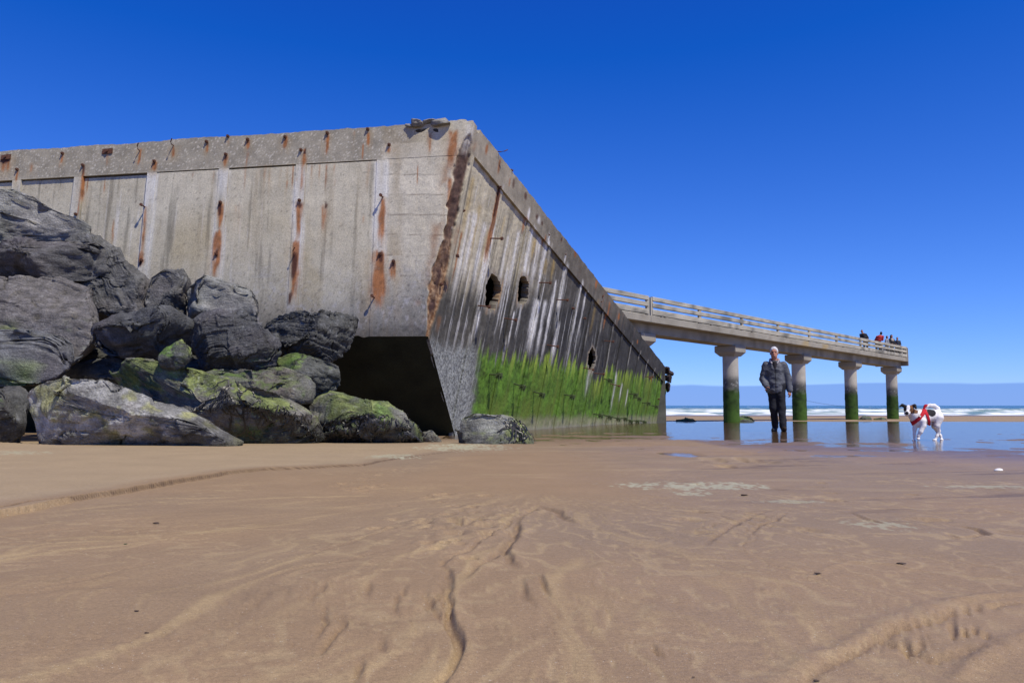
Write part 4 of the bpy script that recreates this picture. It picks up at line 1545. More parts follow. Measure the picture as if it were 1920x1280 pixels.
def seaweed(o, W_, nr, sel, n, seed, length=(.15, .4), wid=.011):
    """straps of wrack hanging over the rock, one tangle per rock"""
    rg = np.random.default_rng(seed)
    idx = np.nonzero(sel)[0]
    if len(idx) == 0:
        return
    kd = KDTree(len(W_))
    for i, p in enumerate(W_):
        kd.insert(p, i)
    kd.balance()
    V, F = [], []
    for _ in range(n):
        i = int(rg.choice(idx))
        p = W_[i].copy()
        L = rg.uniform(*length)
        dr = np.array([rg.normal(0, .55), rg.normal(0, .4), -1.0])
        m_ = 7
        base = len(V)
        w = wid * rg.uniform(.6, 1.5)
        for k in range(m_):
            _, j, _ = kd.find(Vector(p))
            nn = nr[j]
            q = W_[j] * .6 + p * .4 + nn * (.012 + .02 * rg.random())
            t_ = dr - (dr @ nn) * nn * .85
            t_ /= np.linalg.norm(t_) + 1e-9
            sd_ = np.cross(t_, nn)
            ww = w * (1 - .6 * abs(k / (m_ - 1) - .35))
            V += [q - sd_ * ww, q + sd_ * ww]
            p = W_[j] + t_ * L / m_ + np.array([rg.normal(0, .008), rg.normal(0, .008), 0])
            dr = dr + rg.normal(0, .25, 3)
        F += [(base + 2 * k, base + 2 * k + 1, base + 2 * k + 3, base + 2 * k + 2) for k in range(m_ - 1)]
    w = obj('seaweed', np.array(V), np.array(F), M_WEED, o)
    w['kind'] = 'stuff'


B = boulder
# back and upper ones first
B('pale grey layered boulder at the very top of the heap', [(-260, 420), (-200, 350), (-60, 338), (0, 346), (40, 362), (75, 385), (105, 394), (140, 402), (150, 425), (135, 450), (80, 470), (-60, 480), (-240, 480)], 12.6, .9, 11, (1.45, 1.5, 1.45), pale=.22, dip=(.5, .3, .8), strata=1.3, sub=6)
B('dark hollowed boulder just under the pale topmost one', [(-150, 470), (-40, 448), (30, 442), (75, 446), (110, 436), (150, 440), (165, 470), (150, 505), (100, 520), (30, 515), (-150, 520)], 12.1, .7, 12, (.8, .8, .85), dip=(.3, .5, .9), strata=1.5)
B('dark block boulder behind the heap below the rib with the long bolt', [(108, 480), (125, 445), (148, 428), (190, 452), (232, 490), (262, 520), (276, 560), (262, 600), (170, 600), (115, 590)], 12.9, .7, 13, (.95, .96, 1.0), dip=(.9, .2, .4), sub=7)
B('small pointed dark boulder wedged against the concrete wall', [(262, 560), (272, 520), (292, 505), (332, 502), (343, 520), (330, 548), (326, 590), (275, 600)], 12.9, .5, 14, (1.1, 1.1, 1.12), dip=(.8, .2, .6))
B('light grey slab boulder with dark cracks lying against the wall', [(325, 600), (334, 556), (350, 530), (382, 516), (430, 528), (468, 542), (484, 575), (480, 600), (400, 610)], 12.8, .55, 15, (1.45, 1.5, 1.5), pale=.12, dip=(.25, .2, 1), strata=1.5)
B('big purplish grey boulder at the left edge of the heap', [(-220, 520), (-60, 505), (50, 507), (105, 528), (140, 568), (158, 612), (150, 650), (110, 690), (40, 712), (-220, 712)], 11.6, .85, 16, (1.2, 1.13, 1.16), moss=.18, mossz=1.75, dip=(.2, .7, .6), strata=.6, sub=7)
B('bluish boulder at the left edge below the purplish one', [(-220, 640), (-60, 612), (0, 612), (55, 620), (92, 632), (92, 665), (70, 700), (20, 722), (-220, 730)], 11.0, .55, 17, (1.15, 1.2, 1.35), moss=.34, mossz=1.15, dip=(.2, .7, .6), strata=.5)
B('dark overhanging boulder left of centre in the heap', [(165, 605), (215, 585), (275, 578), (330, 582), (350, 610), (352, 640), (325, 658), (270, 672), (215, 672), (175, 655)], 11.7, .6, 18, (.72, .75, .82), moss=.12, mossz=1.5, dip=(.25, .4, 1), strata=1.6)
B('broad dark ridged boulder in the middle of the heap', [(332, 600), (350, 580), (388, 572), (438, 582), (478, 604), (508, 635), (517, 660), (495, 690), (430, 702), (360, 696), (340, 650)], 11.6, .6, 19, (.75, .78, .85), moss=.1, mossz=1.3, dip=(-.35, .4, 1), strata=1.5, sub=7)
B('dark boulder jutting out toward the cave under the hull', [(462, 625), (480, 598), (512, 584), (568, 576), (636, 579), (656, 590), (650, 618), (638, 652), (600, 672), (530, 668), (488, 650)], 12.0, .6, 20, (.62, .64, .66), dip=(.15, .4, 1), strata=1.7, sub=7)
B('small rounded mossy stone tucked under the dark overhang', [(283, 668), (300, 648), (335, 638), (355, 650), (357, 672), (342, 690), (305, 697), (284, 688)], 11.2, .32, 21, (.9, .93, .88), moss=.24, dip=(.2, .4, .9), strata=.6)
B('dark green tinged boulder beside the cave mouth', [(498, 672), (535, 657), (585, 668), (622, 684), (626, 715), (605, 742), (560, 748), (510, 725)], 11.7, .45, 22, (.85, .9, .85), moss=.28, dip=(.2, .4, .9))
B('deep shadowed boulder filling the gap behind the long mossy one', [(130, 650), (250, 655), (380, 668), (480, 680), (500, 730), (400, 760), (200, 740), (60, 740), (40, 690)], 12.0, .5, 23, (.6, .62, .62))
B('squat boulder with yellow green moss under the broad ridged one', [(352, 712), (372, 692), (420, 688), (470, 692), (512, 684), (552, 698), (578, 718), (572, 752), (520, 768), (420, 752)], 11.2, .45, 24, (1.2, 1.2, 1.1), moss=.8, dip=(.2, .4, .9), strata=.7)
B('long diagonal boulder with bright moss along its flank', [(140, 700), (150, 668), (188, 660), (238, 668), (330, 688), (430, 714), (515, 742), (568, 772), (592, 815), (600, 845), (520, 850), (420, 845), (300, 800), (190, 745)], 10.9, .55, 25, (1.35, 1.3, 1.2), moss=.6, weed=.3, dip=(-.3, .5, .8), strata=.3, sub=7)
B('low mossy boulder fringed with black seaweed at the cave mouth', [(572, 770), (582, 744), (612, 734), (660, 742), (688, 752), (712, 750), (740, 768), (765, 798), (790, 832), (700, 850), (610, 845), (575, 815)], 11.5, .5, 26, (1.4, 1.4, 1.3), moss=.58, weed=.6, dip=(-.2, .5, .8), strata=.6, sub=6)
B('pale grey slab boulder lying on the sand at front left', [(18, 740), (40, 716), (100, 706), (180, 710), (225, 728), (268, 750), (330, 780), (390, 803), (436, 826), (452, 850), (350, 862), (180, 860), (30, 855), (14, 800)], 10.2, .6, 27, (2.0, 2.0, 2.0), pale=.95, lichen=.8, weed=.12, dip=(-.3, .5, .8), strata=.45, sub=7)
B('dark boulder at the left edge behind the pale slab', [(-160, 735), (-40, 722), (10, 722), (26, 745), (25, 800), (0, 835), (-160, 850)], 10.7, .4, 28, (.7, .72, .72), moss=.15, weed=.4)
B('lone rounded boulder with mossy face at the corner of the hull', [(854, 800), (866, 782), (890, 775), (930, 778), (962, 783), (984, 798), (998, 820), (1004, 845), (930, 852), (860, 848)], 11.5, .36, 29, (2.3, 2.35, 2.2), moss=.6, mossz=.5, weed=.25, dip=(-.2, .5, .8), strata=.5, sub=6, group='low rocks along the foot of the hull')
B('flat green topped stone beside the lone rounded boulder', [(785, 828), (793, 812), (806, 809), (818, 818), (822, 834), (790, 838)], 12.0, .2, 30, (1.5, 1.5, 1.3), moss=.5, sub=4, group='low rocks along the foot of the hull', name='stone')
for lab, sx_, n_, sd2 in (('pale grey slab boulder lying on the sand at front left', (-3.0, 9), 90, 1), ('low mossy boulder fringed with black seaweed at the cave mouth', (-9, 9), 420, 2),
                          ('long diagonal boulder with bright moss along its flank', (-4.2, 9), 170, 3), ('lone rounded boulder with mossy face at the corner of the hull', (-9, 9), 60, 4)):
    o, W_, nr = ROCKS[lab]
    h = W_[:, 2].max()
    sel = (W_[:, 0] > sx_[0]) & (nr[:, 1] < .2) & (W_[:, 2] > .03)
    if sd2 == 1:
        sel &= (W_[:, 0] > np.quantile(W_[:, 0], .78)) | ((W_[:, 0] < np.quantile(W_[:, 0], .18)) & (rng.random(len(W_)) < .25))
    if sd2 == 2:
        sel &= W_[:, 2] < .55 * h
    if sd2 == 3:
        sel &= (W_[:, 0] > np.quantile(W_[:, 0], .72))
    if sd2 == 4:
        sel &= (W_[:, 0] > np.quantile(W_[:, 0], .45)) & (W_[:, 2] < .8 * h)
    seaweed(o, W_, nr, sel, n_, 40 + sd2)
for x, y, w_, h_, k, lab in ((1397, 789, 22, 10, 1, 'weedy low rock by the nearest pier column'), (1290, 789, 22, 4, 2, 'flat weedy rock between the hull and the pier'), (1625, 786, 17, 6, 3, 'small weedy rock beside the third pier column'), (1655, 786, 10, 3, 4, 'tiny weedy rock by the last pier column')):
    P = onground(x, y + 1)
    boulder(lab, [(x - w_, y + 4), (x - w_ * .7, y - h_ * .3), (x - .1 * w_, y - h_), (x + w_ * .5, y - h_ * .7), (x + w_, y + 3), (x, y + 7)], float(P[1]), .5, 60 + k, (.7, .8, .7), moss=.3, sub=4, group='weedy rocks on the sand bar', name='stone')

# ------------------------------------------------------------------ figures: distance fields turned into one skin
def nets(Fv, o, h):
    S = Fv < 0
    nx, ny, nz = Fv.shape
    cs = {}
    for a in (0, 1):
        for b_ in (0, 1):
            for c_ in (0, 1):
                cs[a, b_, c_] = (slice(a, nx - 1 + a), slice(b_, ny - 1 + b_), slice(c_, nz - 1 + c_))
    cnt = sum(S[s].astype(np.int8) for s in cs.values())
    act = (cnt > 0) & (cnt < 8)
    acc = np.zeros(act.sum() * 3).reshape(-1, 3)
    num = np.zeros(len(acc))
    for p0 in cs:
        for ax in range(3):
            if p0[ax]:
                continue
            p1 = list(p0)
            p1[ax] = 1
            p1 = tuple(p1)
            f0, f1 = Fv[cs[p0]][act], Fv[cs[p1]][act]
            x = (f0 < 0) != (f1 < 0)
            t_ = np.where(x, f0 / np.where(f0 == f1, 1, f0 - f1), 0)
            pt = np.tile(np.array(p0, float), (len(acc), 1))
            pt[:, ax] += t_
            acc += pt * x[:, None]
            num += x
    idx = np.full(act.shape, -1)
    idx[act] = np.arange(len(acc))
    V = (np.argwhere(act) + acc / num[:, None]) * h + o
    Fs = []
    for ax in range(3):
        s0 = [slice(1, -1)] * 3
        s1 = [slice(1, -1)] * 3
        s0[ax] = slice(0, -1)
        s1[ax] = slice(1, None)
        A, Bq = S[tuple(s0)], S[tuple(s1)]
        w = np.argwhere(A != Bq)
        off = np.ones(3, int)
        off[ax] = 0
        w0 = w + off
        u_, v_ = [(1, 2), (2, 0), (0, 1)][ax]
        q = []
        for du, dv in ((-1, -1), (0, -1), (0, 0), (-1, 0)):
            c_ = w0.copy()
            c_[:, u_] += du
            c_[:, v_] += dv
            q.append(idx[c_[:, 0], c_[:, 1], c_[:, 2]])
        q = np.stack(q, 1)
        inside = A[tuple(w.T)]
        q = np.where(inside[:, None], q, q[:, ::-1])
        Fs.append(q)
    return V, np.concatenate(Fs)


class Field:
    def __init__(s, lo, hi, h):
        s.o, s.h = np.array(lo, float), h
        n = np.ceil((np.array(hi) - s.o) / h).astype(int) + 1
        s.F = np.full(n, 1.0)
        s.ax = [s.o[i] + h * np.arange(n[i]) for i in range(3)]

    def sub(s, lo, hi):
        sl = []
        for i in range(3):
            a = max(0, int((lo[i] - s.o[i]) / s.h) - 1)
            b_ = min(s.F.shape[i], int((hi[i] - s.o[i]) / s.h) + 2)
            sl.append(slice(a, max(b_, a)))
        G = np.stack(np.meshgrid(*[s.ax[i][sl[i]] for i in range(3)], indexing='ij'), -1)
        return tuple(sl), G

    def put(s, sl, d, k):
        f = s.F[sl]
        if k > 0:
            hh_ = np.clip(.5 + .5 * (f - d) / k, 0, 1)
            s.F[sl] = f + (d - f) * hh_ - k * hh_ * (1 - hh_)
        else:
            s.F[sl] = np.minimum(f, d)
        return s

    def cap(s, a, b_, r0, r1, k=.02):
        a, b_ = np.array(a, float), np.array(b_, float)
        m = max(r0, r1) + k + 3 * s.h
        sl, G = s.sub(np.minimum(a, b_) - m, np.maximum(a, b_) + m)
        if min(G.shape[:3]) == 0:
            return s
        d = b_ - a
        t_ = np.clip(((G - a) @ d) / (d @ d + 1e-12), 0, 1)
        q = np.linalg.norm(G - a - t_[..., None] * d, axis=-1) - (r0 + (r1 - r0) * t_)
        return s.put(sl, q, k)

    def chain(s, pts, rad, k=.02):
        for i in range(len(pts) - 1):
            s.cap(pts[i], pts[i + 1], rad[i], rad[i + 1], k)
        return s

    def ell(s, c, r, k=.02, rot=None):
        c, r = np.array(c, float), np.array(r, float)
        m = r.max() + k + 3 * s.h
        sl, G = s.sub(c - m, c + m)
        if min(G.shape[:3]) == 0:
            return s
        L = G - c
        if rot is not None:
            L = L @ np.array(rot)
        n = np.linalg.norm(L / r, axis=-1)
        n2 = np.linalg.norm(L / (r * r), axis=-1) + 1e-9
        return s.put(sl, n * (n - 1) / n2, k)

    def mesh(s):
        return nets(s.F, s.o, s.h)


def rot_z(V, a):
    c_, s_ = math.cos(a), math.sin(a)
    return np.stack([V[:, 0] * c_ - V[:, 1] * s_, V[:, 0] * s_ + V[:, 1] * c_, V[:, 2]], 1)


def hand(f, w, d, side, curl=.5):
    """palm and five fingers from the wrist w pointing along d; side = direction of the thumb"""
    w, d, side = np.array(w, float), np.array(d, float), np.array(side, float)
    d /= np.linalg.norm(d)
    side = side - (side @ d) * d
    side /= np.linalg.norm(side)
    nrm = np.cross(d, side)
    f.cap(w, w + d * .085, .026, .030, .015)
    f.cap(w + d * .05 + side * .02, w + d * .09 + side * .025, .020, .018, .015)
    for k, (o_, L) in enumerate(((.030, .070), (.010, .080), (-.011, .074), (-.031, .058))):
        a = w + d * .088 + side * o_
        b_ = a + (d * (1 - .3 * curl) + nrm * curl * .6) * L * .5
        c_ = b_ + (d * (1 - curl) + nrm * curl) * L * .5
        f.chain([a, b_, c_], [.0100, .0092, .0078], .004)
    a = w + d * .03 + side * .028
    b_ = a + (d * .7 + side * .55 + nrm * .3) * .042
    f.chain([a, b_, b_ + (d * .9 + nrm * .35) * .032], [.0125, .0105, .0088], .006)


def build_man():
    px = .0114
    root_p = onground(1458, 808.5)
    scale = (root_p[1] / FPX) / px * .995
    man = thing('person', root_p, 'grey haired person in dark padded jacket and dark trousers walking over the wet sand', 'person')
    T = lambda V: rot_z(np.asarray(V), -math.atan2(root_p[0], root_p[1])) * scale + root_p
    # joints, facing the camera (-y)
    HEAD, NECK = np.array([-.03, -.03, 1.665]), np.array([-.025, 0, 1.50])
    SL, SR = np.array([-.195, .01, 1.42]), np.array([.150, .01, 1.41])
    EL, ER = np.array([-.265, .03, 1.13]), np.array([.235, .04, 1.12])
    WL, WR = np.array([-.195, -.15, .955]), np.array([.265, -.02, .865])
    HL, HR = np.array([-.090, .0, .93]), np.array([.072, .0, .93])
    KL, KR = np.array([-.070, -.03, .50]), np.array([.098, -.07, .50])
    AL, AR = np.array([-.045, .10, .085]), np.array([.112, -.16, .085])
    f = Field((-.42, -.36, -.02), (.42, .30, 1.84), .0095)
    f.ell(HEAD + [0, .01, .035], (.076, .094, .098), .02).ell(HEAD + [0, -.025, -.05], (.056, .066, .078), .03)
    f.cap(HEAD + [0, -.085, .02], HEAD + [0, -.112, -.015], .010, .016, .012)
    f.cap(HEAD + [-.028, -.082, .045], HEAD + [.028, -.082, .045], .011, .011, .012)
    f.cap(HEAD + [-.018, -.082, -.058], HEAD + [.018, -.082, -.058], .010, .010, .01)
    for s_ in (-1, 1):
        f.ell(HEAD + [s_ * .078, .01, .0], (.012, .022, .032), .006)
    f.chain([HEAD + [0, .01, -.06], NECK, NECK + [0, .01, -.06]], [.060, .060, .075], .03)
    f.chain([NECK + [0, .02, -.04], (-.015, .02, 1.25), (-.01, .03, 1.0), (-.01, .02, .95)], [.075, .11, .11, .12], .05)
    f.chain([SL, EL, WL], [.062, .046, .032], .03).chain([SR, ER, WR], [.062, .046, .032], .03)
    f.chain([HL, KL, AL], [.088, .058, .042], .03).chain([HR, KR, AR], [.088, .058, .042], .03)
    f.cap(AL + [0, .02, -.04], AL + [-.03, -.16, -.055], .036, .03, .02).cap(AR + [0, .03, -.03], AR + [.03, -.15, -.02], .036, .03, .02)
    hand(f, WL, WL * 0 + (.02, -.6, -.7), (1, -.2, .2), .8)
    hand(f, WR, (.04, -.12, -1), (-.35, -1, .0), .45)
    V, Fq = f.mesh()
    SKIN = np.array([.42, .20, .135])
    c = np.tile(SKIN, (len(V), 1)) * (1 + .12 * fbm(V * 18, 3, 5))[:, None]
    hd = V - HEAD
    face = (hd[:, 1] < -.05) & (np.abs(hd[:, 2]) < .12)
    for s_ in (-1, 1):
        e = np.hypot((hd[:, 0] - s_ * .031) / .019, (hd[:, 2] - .022) / .013)
        c = mixv(c, np.array([.05, .035, .03])[None], .85 * smooth(1.2, .6, e) * face)
    c = mixv(c, np.array([.22, .075, .06])[None], .8 * smooth(1.3, .6, np.hypot(hd[:, 0] / .030, (hd[:, 2] + .062) / .009)) * face)
    obj('body', T(V), Fq, M_BODY, man, c)
    # trousers
    f = Field((-.42, -.36, -.02), (.42, .34, 1.1), .0105)
    f.chain([HL + [0, 0, .05], HL, KL, AL + [0, .0, .02]], [.118, .110, .082, .070], .03)
    f.chain([HR + [0, 0, .05], HR, KR, AR + [0, .0, .02]], [.118, .110, .082, .072], .03)
    f.ell((-.01, .01, .98), (.185, .135, .10), .05)
    V, Fq = f.mesh()
    V = V + .010 * (fbm(V * np.array([9, 9, 16]), 3, 8))[:, None] * np.array([1, 1, 0])
    obj('trousers', T(V), Fq, M_BODY, man, np.tile([.012, .013, .018], (len(V), 1)) * (1 + .4 * fbm(V * 12, 3, 9))[:, None])
    # shoes
    for A_, tip, up_, colr in ((AL, (-.045, -.19, -.055), 0, (.014, .015, .018)), (AR, (.035, -.19, -.015), .02, (.030, .019, .013))):
        f = Field(A_ + [-.13, -.32, -.13], A_ + [.13, .12, .06], .009)
        f.chain([A_ + [0, .045, -.045], A_ + [tip[0] * .5, -.07, -.048 + up_ * .5], A_ + np.array(tip)], [.045, .05, .040], .03)
        f.cap(A_ + [0, 0, -.01], A_ + [0, .01, .03], .050, .052, .02)
        V, Fq = f.mesh()
        V[:, 2] = np.maximum(V[:, 2], .004)
        obj('shoe', T(V), Fq, M_BODY, man, np.tile(colr, (len(V), 1)))
    # jacket
    f = Field((-.46, -.30, .72), (.46, .30, 1.62), .0095)
    f.chain([NECK + [0, .02, -.07], (-.02, .02, 1.28), (-.015, .01, 1.05), (-.015, .0, .88)], [.12, .155, .150, .150], .06)
    f.ell((-.02, .02, 1.30), (.205, .140, .17), .06).ell((-.015, .01, 1.05), (.190, .140, .25), .06).ell((-.015, .0, .88), (.195, .145, .10), .05)
    f.chain([SL, EL, WL * .97 + EL * .03], [.086, .078, .060], .03).chain([SR, ER, WR * .96 + ER * .04], [.086, .078, .060], .03)
    sl, G = f.sub((-.46, -.3, .70), (.46, .3, .84))
    hem = np.maximum(f.F[sl], .815 + .02 * np.sin(G[..., 0] * 9) - G[..., 2])
    arm = np.abs(G[..., 0] + .0) > .225
    f.F[sl] = np.where(arm, f.F[sl], hem)
    V, Fq = f.mesh()
    wr = fbm(V * np.array([8, 8, 13]), 4, 15)
    rd = ridged(V * np.array([6, 6, 11]), 3, 16)
    ctr = np.array([-.02, .01])
    dirv = np.stack([V[:, 0] - ctr[0], V[:, 1] - ctr[1], V[:, 2] * 0], 1)
    dirv /= np.linalg.norm(dirv, axis=1)[:, None] + 1e-6
    V = V + dirv * (.013 * wr + .014 * rd)[:, None]
    c = np.tile([.075, .080, .092], (len(V), 1)) * (1 + .5 * wr + .45 * rd)[:, None]
    fr_ = V[:, 1] < -.06
    c = mixv(c, np.array([.010, .011, .014])[None], .8 * fr_ * smooth(.016, .006, np.abs(V[:, 0] + .012)))
    for sx_ in (-1, 1):
        pk = fr_ * (np.abs(V[:, 0] + .015 - sx_ * .12) < .06)
        c = mixv(c, np.array([.085, .09, .10])[None], .6 * pk * smooth(.012, .004, np.abs(V[:, 2] - 1.32)))
        c = mixv(c, np.array([.012, .012, .016])[None], .6 * pk * smooth(.012, .004, np.abs(V[:, 2] - 1.295)))
        c = mixv(c, np.array([.012, .012, .016])[None], .5 * pk * smooth(.014, .004, np.abs(V[:, 2] - 1.0 - .25 * (V[:, 0] * sx_ - .12))))
    c = mixv(c, np.array([.10, .10, .105])[None], .45 * smooth(1.36, 1.44, V[:, 2]) * smooth(-.6, .3, wr))
    jk = obj('jacket', T(V), Fq, M_BODY, man, np.clip(c, .006, .5))
    # open collar, pale fleece lined
    f = Field((-.16, -.17, 1.40), (.12, .14, 1.60), .008)
    for s_ in (-1, 1):
        f.chain([NECK + [s_ * .01, .085, .035], NECK + [s_ * .085, .03, .045], NECK + [s_ * .092, -.045, .015], NECK + [s_ * .055, -.105, -.055]], [.020, .022, .024, .014], .012)
    V, Fq = f.mesh()
    obj('collar', T(V), Fq, M_BODY, jk, np.tile([.33, .31, .33], (len(V), 1)) * (1 + .3 * fbm(V * 40, 2, 4))[:, None])
    # dark shirt at the open neck
    f = Field((-.12, -.20, 1.28), (.08, -.02, 1.52), .008)
    f.cap((-.02, -.118, 1.33), (-.022, -.085, 1.45), .034, .05, .01)
    V, Fq = f.mesh()
    obj('shirt', T(V), Fq, M_BODY, man, np.tile([.018, .015, .018], (len(V), 1)))
    # hair: a shell over the crown, clear of the face
    f = Field(HEAD + [-.12, -.14, -.10], HEAD + [.12, .15, .18], .007)
    f.ell(HEAD + [0, .018, .046], (.086, .100, .104), .01)
    sl = tuple([slice(None)] * 3)
    G = np.stack(np.meshgrid(*f.ax, indexing='ij'), -1) - HEAD
    f.F = np.maximum(f.F, np.minimum(.30 * (.075 - G[..., 2]) + .1 * 0, 1) * .9 - (G[..., 1] + .045) * .8 - .012)
    f.F = np.maximum(f.F, -.045 - G[..., 2])
    V, Fq = f.mesh()
    V = V + (fbm(V * 55, 3, 3) * .006)[:, None] * (V - HEAD) / .1
    obj('hair', T(V), Fq, M_BODY, man, np.tile([.52, .52, .53], (len(V), 1)) * (1 + .35 * fbm(V * np.array([90, 40, 40]), 3, 6))[:, None])
    # lead handle in his right hand
    return T(np.array([(WL + np.array([.015, -.075, -.075]))]))[0]


def build_dog():
    k = .00065 * 1.0
    P = onground(1741, 826)
    sc_ = P[1] / 12.45
    Zx = lambda zx, zy, y=0.0: np.array([(zx - 900) * k, y, (1100 - zy) * k])
    f = Field((-.46, -.30, -.02), (.32, .32, .62), .0068)
    HD = Zx(505, 355, -.16)
    f.ell(HD, (.072, .075, .068), .02)
    MZ = Zx(468, 450, -.265)
    f.chain([HD + [-.008, -.04, -.022], MZ + [0, .01, .004], MZ], [.050, .036, .029], .02)
    f.cap(MZ + [.004, .035, -.022], MZ + [.0, .005, -.022], .024, .018, .012)
    # neck, trunk
    f.chain([HD + [.02, .05, -.03], Zx(610, 480, -.10), Zx(690, 590, -.06)], [.062, .078, .095], .03)
    f.chain([Zx(690, 555, -.07), Zx(790, 540, -.02), Zx(930, 510, .05), Zx(1080, 490, .12)], [.104, .112, .092, .080], .04)
    f.ell(Zx(1105, 520, .13), (.085, .085, .098), .03)
    f.ell(Zx(690, 660, -.075), (.075, .085, .085), .03)
    # tail curled over the back
    f.chain([Zx(1150, 430, .17), Zx(1120, 330, .19), Zx(1050, 272, .18), Zx(960, 262, .15), Zx(880, 290, .12), Zx(850, 330, .10)], [.034, .034, .033, .030, .026, .018], .015)
    # ears
    f.chain([HD + [-.045, .02, .045], HD + [-.085, .0, .065], HD + [-.125, -.03, .045]], [.026, .024, .010], .01)
    f.chain([HD + [.05, .02, .045], HD + [.085, .0, .058], HD + [.105, -.035, .015]], [.026, .026, .012], .01)
    # far front leg, straight
    f.chain([Zx(640, 700, -.10), Zx(615, 830, -.10), Zx(605, 960, -.11), Zx(600, 1075, -.11)], [.044, .028, .021, .017], .015)
    f.ell(Zx(590, 1080, -.13), (.026, .036, .016), .012)
    # near front leg, lifted
    f.chain([Zx(790, 640, -.13), Zx(800, 740, -.14), Zx(745, 880, -.17), Zx(690, 980, -.17), Zx(690, 1035, -.16)], [.060, .043, .030, .022, .018], .015)
    f.ell(Zx(684, 1050, -.172), (.026, .034, .020), .012)
    # hind legs
    f.chain([Zx(1125, 560, .09), Zx(1085, 740, .06), Zx(1125, 880, .10), Zx(1085, 985, .08), Zx(1045, 1075, .06)], [.080, .048, .026, .020, .017], .02)
    f.ell(Zx(1028, 1080, .04), (.032, .036, .015), .012)
    f.chain([Zx(1060, 620, .20), Zx(1040, 760, .19), Zx(1100, 880, .22), Zx(1160, 985, .22), Zx(1180, 1075, .21)], [.064, .041, .025, .019, .017], .02)
    f.ell(Zx(1183, 1080, .19), (.026, .036, .015), .012)
    f.ell(Zx(945, 690, .05), (.03, .03, .025), .02)
    V, Fq = f.mesh()
    T = lambda V: rot_z(np.asarray(V), -math.atan2(P[0], P[1])) * sc_ + P
    dog = thing('dog', P, 'white dog with dark head patches and a black back patch wearing a red harness', 'dog')
    WH = np.array([.72, .70, .68])
    c = np.tile(WH, (len(V), 1)) * (1 + .06 * fbm(V * 30, 3, 2))[:, None]
    h = V - HD
    hd = np.linalg.norm(h / np.array([1, 1.3, 1]), axis=1) < .135
    n = fbm(V * 22, 3, 4) * .012
    blaze = np.abs(h[:, 0] - .0 + .25 * np.clip(-h[:, 2], 0, 1)) < .020 + n
    onhead = hd & (h[:, 1] < .045) & (h[:, 2] > -.062)
    c = np.where((onhead & ~blaze & (h[:, 0] < 0))[:, None], np.array([.020, .016, .015]), c)
    c = np.where((onhead & ~blaze & (h[:, 0] >= 0))[:, None], np.array([.150, .068, .028]), c)
    c = np.where((hd & (h[:, 2] < -.03) & (h[:, 1] < -.05) & (h[:, 0] < .03 + n))[:, None], WH, c)
    ear = ((h[:, 0] < -.062) | (h[:, 0] > .070)) & (h[:, 2] > .0) & (V[:, 0] < -.1) & (h[:, 1] < .06)
    c = np.where(ear[:, None], np.array([.016, .014, .014]), c)
    for s_ in (-1, 1):
        e = np.linalg.norm(h - np.array([s_ * .032, -.068, .004]), axis=1)
        c = np.where((e < .014)[:, None], np.array([.006, .005, .005]), c)
    nose = np.linalg.norm(V - (MZ + [0, -.024, .006]), axis=1)
    c = np.where((nose < .026)[:, None], np.array([.008, .008, .009]), c)
    bp = (V - Zx(965, 440, .02)) / np.array([.075, .14, .066])
    c = np.where(((np.linalg.norm(bp, axis=1) < 1 + 4 * n) & (V[:, 1] < .12))[:, None], np.array([.016, .015, .017]), c)
    bel = (V[:, 2] < .30) & (V[:, 2] > .22) & (V[:, 0] > -.02) & (V[:, 0] < .12)
    c = mixv(c, np.array([.30, .22, .19])[None], .5 * bel)
    obj('body', T(V), Fq, M_BODY, dog, np.clip(c, .005, .9))
    # harness: straps that follow the body
    G = np.stack(np.meshgrid(*f.ax, indexing='ij'), -1)
    base = f.F - .010

    def slab(p, n_, w):
        n_ = np.array(n_, float) / np.linalg.norm(n_)
        return np.abs((G - np.array(p)) @ n_) - w

    chest = np.maximum(base, slab(Zx(700, 520, -.07), (-.62, -.25, .62), .026))
    girth = np.maximum(base, slab(Zx(868, 520, .0), (.955, .2, .295), .022))
    trunk = np.minimum(G[..., 2] - .185, 1)
    legs = -trunk
    straps = np.minimum(chest, girth)
    straps = np.maximum(straps, legs)
    straps = np.maximum(straps, np.linalg.norm(G - Zx(760, 540, -.03), axis=-1) - .26)
    V, Fq = nets(straps, f.o, f.h)
    obj('harness', T(V), Fq, M_BODY, dog, np.tile([.46, .012, .022], (len(V), 1)) * (1 + .2 * fbm(V * 30, 2, 7))[:, None])
    m = MB()
    m.box(T(np.array([Zx(735, 505, -.19)]))[0], (.020, .004, -.012), (0, .004, 0), (.005, 0, .009))
    m.build('buckle', M_SHELL, dog)
    return T(np.array([Zx(790, 330, -.02)]))[0]


hnd = build_man()
col_ = build_dog()
# retractable lead from his hand to the harness
m = MB()
m.box(hnd, (.020, 0, 0), (0, .045, 0), (0, 0, .055))
ld = thing('dog_lead', hnd, 'thin dark lead running from the walker in the jacket to the dog', 'lead')
m.build('handle', mat_flat('lead_handle_plastic', (.02, .02, .022), .5, .1), ld)
m = MB()
pts = [hnd + (col_ - hnd) * t_ + np.array([0, 0, -.55 * t_ * (1 - t_)]) for t_ in np.linspace(0, 1, 24)]
m.tube(pts, .0022, 5)
m.build('cord', mat_flat('lead_cord', (.05, .05, .055), .7, .1), ld)


